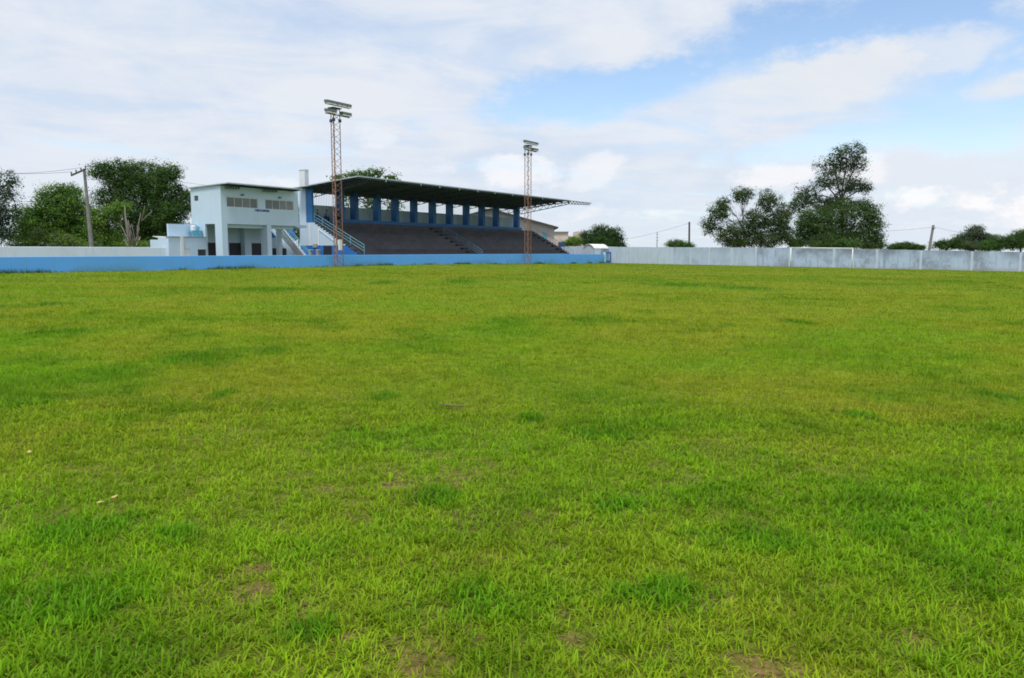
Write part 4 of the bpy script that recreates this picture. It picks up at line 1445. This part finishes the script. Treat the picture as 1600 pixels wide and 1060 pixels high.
make_tree('grey_green_tree', 'pale grey-green rounded tree right of the leaning pole', 1520, 150,
          [(1520, 366, 18, 15), (1502, 376, 18, 12), (1540, 376, 16, 14), (1520, 384, 40, 8)], OLV + BLG[:1], 0.32, 22, 1.0, 'trees behind the walls')
make_tree('low_dark_tree', 'low dark tree just right of the leaning pole foot', 1478, 146,
          [(1476, 383, 18, 8), (1492, 380, 12, 10)], DKG, 0.30, 22, 1.1, 'trees behind the walls')
make_tree('edge_tree', 'dark green tree at the right edge of the picture', 1595, 142,
          [(1592, 376, 24, 16), (1566, 380, 20, 13), (1618, 370, 24, 20), (1545, 384, 18, 9)], DKG + MDG[:1], 0.30, 24, 1.1, 'trees behind the walls')

make_tree('yard_tree', 'green tree seen through the gap between press building and grandstand', 466, 100,
          [(466, 366, 14, 12), (462, 345, 8, 16), (470, 330, 6, 12)], LTG + MDG, 0.26, 22, 1.0, 'trees behind the walls', trunk_r=0.1)

# bare pollarded tree
D = 74.0
bb0 = at(208, HORIZON, D)
gz_ = float(ground_z(bb0.x, bb0.y))
bt = thing('bare_tree', 'leafless pale pruned tree with many upright stems, under the dense tree', 'tree', (bb0.x, D, gz_), None, 'w')
MB().tube([(bb0.x, D, gz_ - 0.2), (bb0.x, D, 1.6)], [0.35, 0.30], 9).build('trunk', 'dead_wood', bt, bt, True)
for (x0_, y0_), (x1_, y1_), r_ in (((205, 385), (196, 322), .10), ((206, 383), (194, 334), .09), ((214, 380), (224, 334), .10), ((222, 345), (238, 330), .06),
                                   ((204, 385), (188, 352), .08), ((188, 354), (183, 345), .04), ((208, 382), (206, 344), .07), ((211, 382), (209, 350), .07),
                                   ((206, 383), (202, 346), .06), ((212, 384), (216, 352), .07), ((214, 385), (221, 370), .10), ((202, 386), (192, 374), .07),
                                   ((209, 383), (213, 356), .06), ((222, 346), (229, 322), .05), ((205, 384), (200, 352), .06)):
    p0, p1 = at(x0_, y0_, D), at(x1_, y1_, D)
    p0.y += random.uniform(-.25, .25)
    p1.y += random.uniform(-.8, .8)
    MB().tube(curve_pts(p0, p1, 0.07, 3), [r_ * 0.75, r_ * 0.6, r_ * 0.5, r_ * 0.3], 6).build('stem', 'dead_wood', bt, bt, True)

# ------------------------------------------------------------------ poles and wires
D = 66.0
pb, pt = at(143, 386, D), at(131.5, 264, D)
pfoot = pb + (pb - pt) * ((pb.z - 0.2) / (pt.z - pb.z))
up_ = thing('utility_pole', 'leaning concrete utility pole with a wooden cross-arm, left of the stand', 'utility pole', (pfoot.x, D, 0.3), None, 'w')
MB().tube([pfoot, pt], [0.20, 0.11], 8).build('pole', 'old_pole', up_)
a0, a1 = at(111, 274.5, D - 0.3), at(134, 264.5, D - 0.3)
MB().bar(a0, a1, 0.10, 0.13).build('cross_arm', 'dark_pole', up_)
heads = []
for t_ in (0.03, 0.35, 0.68, 0.98):
    q = a0.lerp(a1, t_)
    MB().tube([q, q + Vector((0, 0, 0.16)), q + Vector((0, 0, 0.22)), q + Vector((0, 0, 0.30))], [0.02, 0.06, 0.07, 0.03], 7).build('insulator', 'old_pole', up_)
    heads.append(q + Vector((0, 0, 0.28)))


def wire(pts_ends, label, sag=0.4, r=0.012):
    a, b = [Vector(q) for q in pts_ends]
    pts = [a.lerp(b, t) - Vector((0, 0, sag * 4 * t * (1 - t))) for t in np.linspace(0, 1, 13)]
    mb = MB()
    mb.tube([q - a for q in pts], r, 5)
    o = mb.build('power_line', 'wire', None)
    o.location = a
    tag(o, label, 'cable', 'power lines')


wire((heads[0], at(-60, 266.5, 62)), 'upper thin power line running left from the cross-arm tip', 0.2)
wire((heads[2], at(-60, 270, 60)), 'thin power line just below the upper one, left of the concrete pole', 0.25)
wire((heads[3], at(470, 305, 84)), 'power line passing before the dense tree crown, right of the concrete pole', 0.3)
wire((pt.lerp(pb, 0.36), at(-60, 313, 62)), 'lower slack power line left of the concrete pole', 0.25)
wire((pt.lerp(pb, 0.36), at(330, 330, 80)), 'lower power line passing before the bare tree', 0.3)
D = 142.0
pa, pe = at(1077, 347, D), at(1077, 392, D)
p2 = thing('thin_pole', 'thin dark upright pole left of the wide airy tree', 'utility pole', (pe.x, D, 0.0), None, 'w')
MB().tube([(pe.x, D, -0.3), pa], [0.19, 0.16], 7).build('pole', 'dark_pole', p2)
MB().bar((pa.x - 0.02, D - 0.2, pa.z - 0.5), (pa.x + 0.02, D + 0.5, pa.z - 0.5), 0.10).build('cross_arm', 'dark_pole', p2)
wire((pa - Vector((0, 0, 0.2)), at(940, 379, 175)), 'power line sloping down left from the thin dark pole', 0.5, 0.02)
D = 124.0
pa, pe = at(1458.5, 352, D), at(1452, 389, D)
pf = pe + (pe - pa) * ((pe.z + 0.6) / (pa.z - pe.z))
p3 = thing('leaning_pole', 'thick wooden pole leaning right, above the back wall', 'utility pole', (pf.x, D, -0.4), None, 'w')
MB().tube([pf, pa], [0.22, 0.19], 8).build('pole', 'old_pole', p3)
MB().bar((pa.x - 0.25, D - 0.2, pa.z - 0.55), (pa.x + 0.25, D - 0.2, pa.z - 0.5), 0.1).build('cross_arm', 'dark_pole', p3)
wire((pa - Vector((0, 0, 0.3)), at(1340, 362, 128)), 'power line running left from the leaning pole towards the tall trees', 0.2, 0.018)
wire((pa - Vector((0, 0, 0.3)), at(1660, 380, 150)), 'power line running right from the leaning pole over the far trees', 0.6, 0.018)
D = 210.0
pa = at(1027, 362, D)
p4 = thing('antenna_mast', 'slender distant mast above the back wall', 'mast', (pa.x, D, 0.0), None, 'w')
MB().tube([(pa.x, D, -0.3), pa], [0.16, 0.06], 6).build('mast', 'old_pole', p4)
for dz_ in (0.7, 1.6, 2.4):
    MB().bar((pa.x - 0.35, D, pa.z - dz_), (pa.x + 0.35, D, pa.z - dz_), 0.09).build('antenna_arm', 'old_pole', p4)

# ------------------------------------------------------------------ people sitting at the top of the stand
def skin_mesh(name, joints, edges, mat, parent, root=0, level=2):
    me = bpy.data.meshes.new(name)
    names = list(joints)
    me.from_pydata([joints[n_][0] for n_ in names], [(names.index(a_), names.index(b_)) for a_, b_ in edges], [])
    o = bpy.data.objects.new(name, me)
    link(o, parent)
    o.modifiers.new('skin', 'SKIN').use_smooth_shade = True
    sv = me.skin_vertices[0].data
    for i, n_ in enumerate(names):
        r_ = joints[n_][1]
        sv[i].radius = r_ if isinstance(r_, tuple) else (r_, r_)
        sv[i].use_root = (i == root)
    sub = o.modifiers.new('smooth', 'SUBSURF')
    sub.levels = sub.render_levels = level
    me.materials.append(MATS[mat])
    return o


def seated_person(label, u, v, z, turn, shirt, trousers, skin, lean=0.12):
    """person sitting on a ledge at height z, facing the pitch (local -y)"""
    t = thing('person', label, 'person', (u, v, z), 'people sitting in the stand')
    t.rotation_euler = (0, 0, YAW + turn)
    l = lean
    J = {'pelvis': ((0, 0, 0.11), (0.15, 0.11)), 'waist': ((0, -l * 0.4, 0.28), (0.135, 0.10)), 'chest': ((0, -l, 0.44), (0.155, 0.105)),
         'neck0': ((0, -l * 1.25, 0.56), (0.07, 0.07)), 'neck': ((0, -l * 1.4, 0.61), 0.05), 'head0': ((0, -l * 1.5 - 0.01, 0.67), (0.062, 0.075)),
         'head1': ((0, -l * 1.6 - 0.01, 0.75), (0.078, 0.095)), 'head2': ((0, -l * 1.6, 0.84), (0.06, 0.072)),
         'nose': ((0, -l * 1.6 - 0.115, 0.735), 0.014)}
    Ed = [('pelvis', 'waist'), ('waist', 'chest'), ('chest', 'neck0'), ('neck0', 'neck'), ('neck', 'head0'), ('head0', 'head1'), ('head1', 'head2'), ('head1', 'nose')]
    for s_, q in ((-1, 'l'), (1, 'r')):
        J['sh' + q] = ((s_ * 0.18, -l * 1.05, 0.52), 0.058)
        J['el' + q] = ((s_ * 0.235, -l - 0.09, 0.27), 0.042)
        J['wr' + q] = ((s_ * 0.14, -l - 0.30, 0.20), 0.028)
        J['pa' + q] = ((s_ * 0.11, -l - 0.37, 0.19), (0.036, 0.018))
        Ed += [('chest', 'sh' + q), ('sh' + q, 'el' + q), ('el' + q, 'wr' + q), ('wr' + q, 'pa' + q)]
        for f_ in range(5):
            nm = 'f%d%s' % (f_, q)
            off_ = (-0.035, -0.016, 0.0, 0.016, 0.03)[f_]
            ln_ = (0.04, 0.07, 0.078, 0.07, 0.055)[f_]
            J[nm] = ((s_ * 0.11 + off_, -l - 0.38 - ln_, 0.175), 0.009)
            Ed.append(('pa' + q, nm))
        J['hip' + q] = ((s_ * 0.10, -0.05, 0.09), 0.095)
        J['kn' + q] = ((s_ * 0.13, -0.44, 0.10), 0.066)
        J['ca' + q] = ((s_ * 0.13, -0.42, -0.10), 0.058)
        J['an' + q] = ((s_ * 0.12, -0.40, -0.33), 0.038)
        J['to' + q] = ((s_ * 0.13, -0.56, -0.375), 0.036)
        Ed += [('pelvis', 'hip' + q), ('hip' + q, 'kn' + q), ('kn' + q, 'ca' + q), ('ca' + q, 'an' + q), ('an' + q, 'to' + q)]
    skin_mesh('body', J, Ed, skin, t)
    grow = lambda n_, g: (J[n_][0], tuple(x_ + g for x_ in J[n_][1]) if isinstance(J[n_][1], tuple) else J[n_][1] + g)
    S_ = {n_: grow(n_, 0.016) for n_ in ('pelvis', 'waist', 'chest', 'neck0', 'shl', 'shr')}
    for q in 'lr':
        a_, b_ = Vector(J['sh' + q][0]), Vector(J['el' + q][0])
        S_['sl' + q] = (tuple(a_.lerp(b_, 0.62)), 0.062)
    skin_mesh('shirt', S_, [('pelvis', 'waist'), ('waist', 'chest'), ('chest', 'neck0'), ('chest', 'shl'), ('chest', 'shr'), ('shl', 'sll'), ('shr', 'slr')], shirt, t)
    names_ = ['pelvis'] + [a_ + q for q in 'lr' for a_ in ('hip', 'kn', 'ca', 'an')]
    Tm = {n_: grow(n_, 0.02) for n_ in names_}
    skin_mesh('trousers', Tm, [(a_ + q, b_ + q) for q in 'lr' for a_, b_ in (('hip', 'kn'), ('kn', 'ca'), ('ca', 'an'))] + [('pelvis', 'hipl'), ('pelvis', 'hipr')], trousers, t)
    bm = bmesh.new()
    bmesh.ops.create_uvsphere(bm, u_segments=14, v_segments=9, radius=1)
    for v_ in list(bm.verts):
        if v_.co.z < -0.25 and v_.co.y < 0.2:
            bm.verts.remove(v_)
    for v_ in bm.verts:
        v_.co = Vector((v_.co.x * 0.092, v_.co.y * 0.108 + 0.012 - l * 1.6, v_.co.z * 0.10 + 0.80))
    me = bpy.data.meshes.new('hair')
    bm.to_mesh(me)
    bm.free()
    me.materials.append(MATS['hair'])
    link(bpy.data.objects.new('hair', me), t)
    for s_ in (-1, 1):
        MB().add([Vector(c_) for c_ in [(s_ * 0.13 - 0.05, -0.62, -0.415), (s_ * 0.13 + 0.05, -0.62, -0.415), (s_ * 0.125 + 0.05, -0.36, -0.415), (s_ * 0.125 - 0.05, -0.36, -0.415),
                                          (s_ * 0.13 - 0.04, -0.60, -0.35), (s_ * 0.13 + 0.04, -0.60, -0.35), (s_ * 0.125 + 0.045, -0.36, -0.29), (s_ * 0.125 - 0.045, -0.36, -0.29)]],
                 [(3, 2, 1, 0), (4, 5, 6, 7), (0, 1, 5, 4), (1, 2, 6, 5), (2, 3, 7, 6), (3, 0, 4, 7)]).build('shoe', 'cloth_dark', t, None)
    return t


seated_person('person in dark plum top sitting at the very left end of the top ledge', 9.45, VT + 0.45, ZT, R(25), 'cloth_plum', 'cloth_dark', 'skin_pale', 0.10)
seated_person('person in blue shirt sitting on the top ledge left of the floodlight tower', 10.35, VT + 0.18, ZT, R(38), 'cloth_blue', 'cloth_dark', 'skin', 0.14)
seated_person('person in dark olive clothes sitting on the top ledge right behind the floodlight tower', 12.15, VT + 0.16, ZT, R(-8), 'cloth_olive', 'cloth_dark', 'skin', 0.14)

# ------------------------------------------------------------------ small things on the grass
def dry_leaf(x, y, size, label):
    c = on_ground(x, y)
    t = rng.uniform(0, 6.28)
    pts = [(-0.5, 0, 0.0), (-0.2, 0.22, 0.10), (0.15, 0.2, 0.06), (0.5, 0, 0.12), (0.15, -0.2, 0.10), (-0.2, -0.22, 0.04), (0, 0, 0.0)]
    vs = [Vector((a_ * math.cos(t) - b_ * math.sin(t), a_ * math.sin(t) + b_ * math.cos(t), c_)) * size for a_, b_, c_ in pts]
    me = bpy.data.meshes.new('fallen_leaf')
    me.from_pydata(vs, [], [(6, 0, 1), (6, 1, 2), (6, 2, 3), (6, 3, 4), (6, 4, 5), (6, 5, 0)])
    me.materials.append(MATS['dry_leaf'])
    o = link(bpy.data.objects.new('fallen_leaf', me))
    o.modifiers.new('thickness', 'SOLIDIFY').thickness = 0.002
    o.location = (c.x, c.y, c.z + 0.05)
    tag(o, label, 'leaf', 'fallen leaves on the grass')


dry_leaf(158, 797, 0.055, 'yellow fallen leaf, lower left one of the close pair on the grass')
dry_leaf(180, 788, 0.06, 'yellow fallen leaf, upper right one of the close pair on the grass')
dry_leaf(46, 716, 0.07, 'yellow fallen leaf near the left edge, higher than the pair')
c0 = on_ground(712, 640)
mb = MB()
mb.tube([(-0.17, 0.03, 0.05), (-0.06, 0.0, 0.045), (0.05, -0.02, 0.04), (0.17, -0.03, 0.05)], [0.006, 0.009, 0.008, 0.004], 6)
o = mb.build('twig', 'twig_wood', None)
o.location = (c0.x, c0.y, c0.z)
tag(o, 'short dark twig lying on the grass near the middle of the pitch', 'twig')
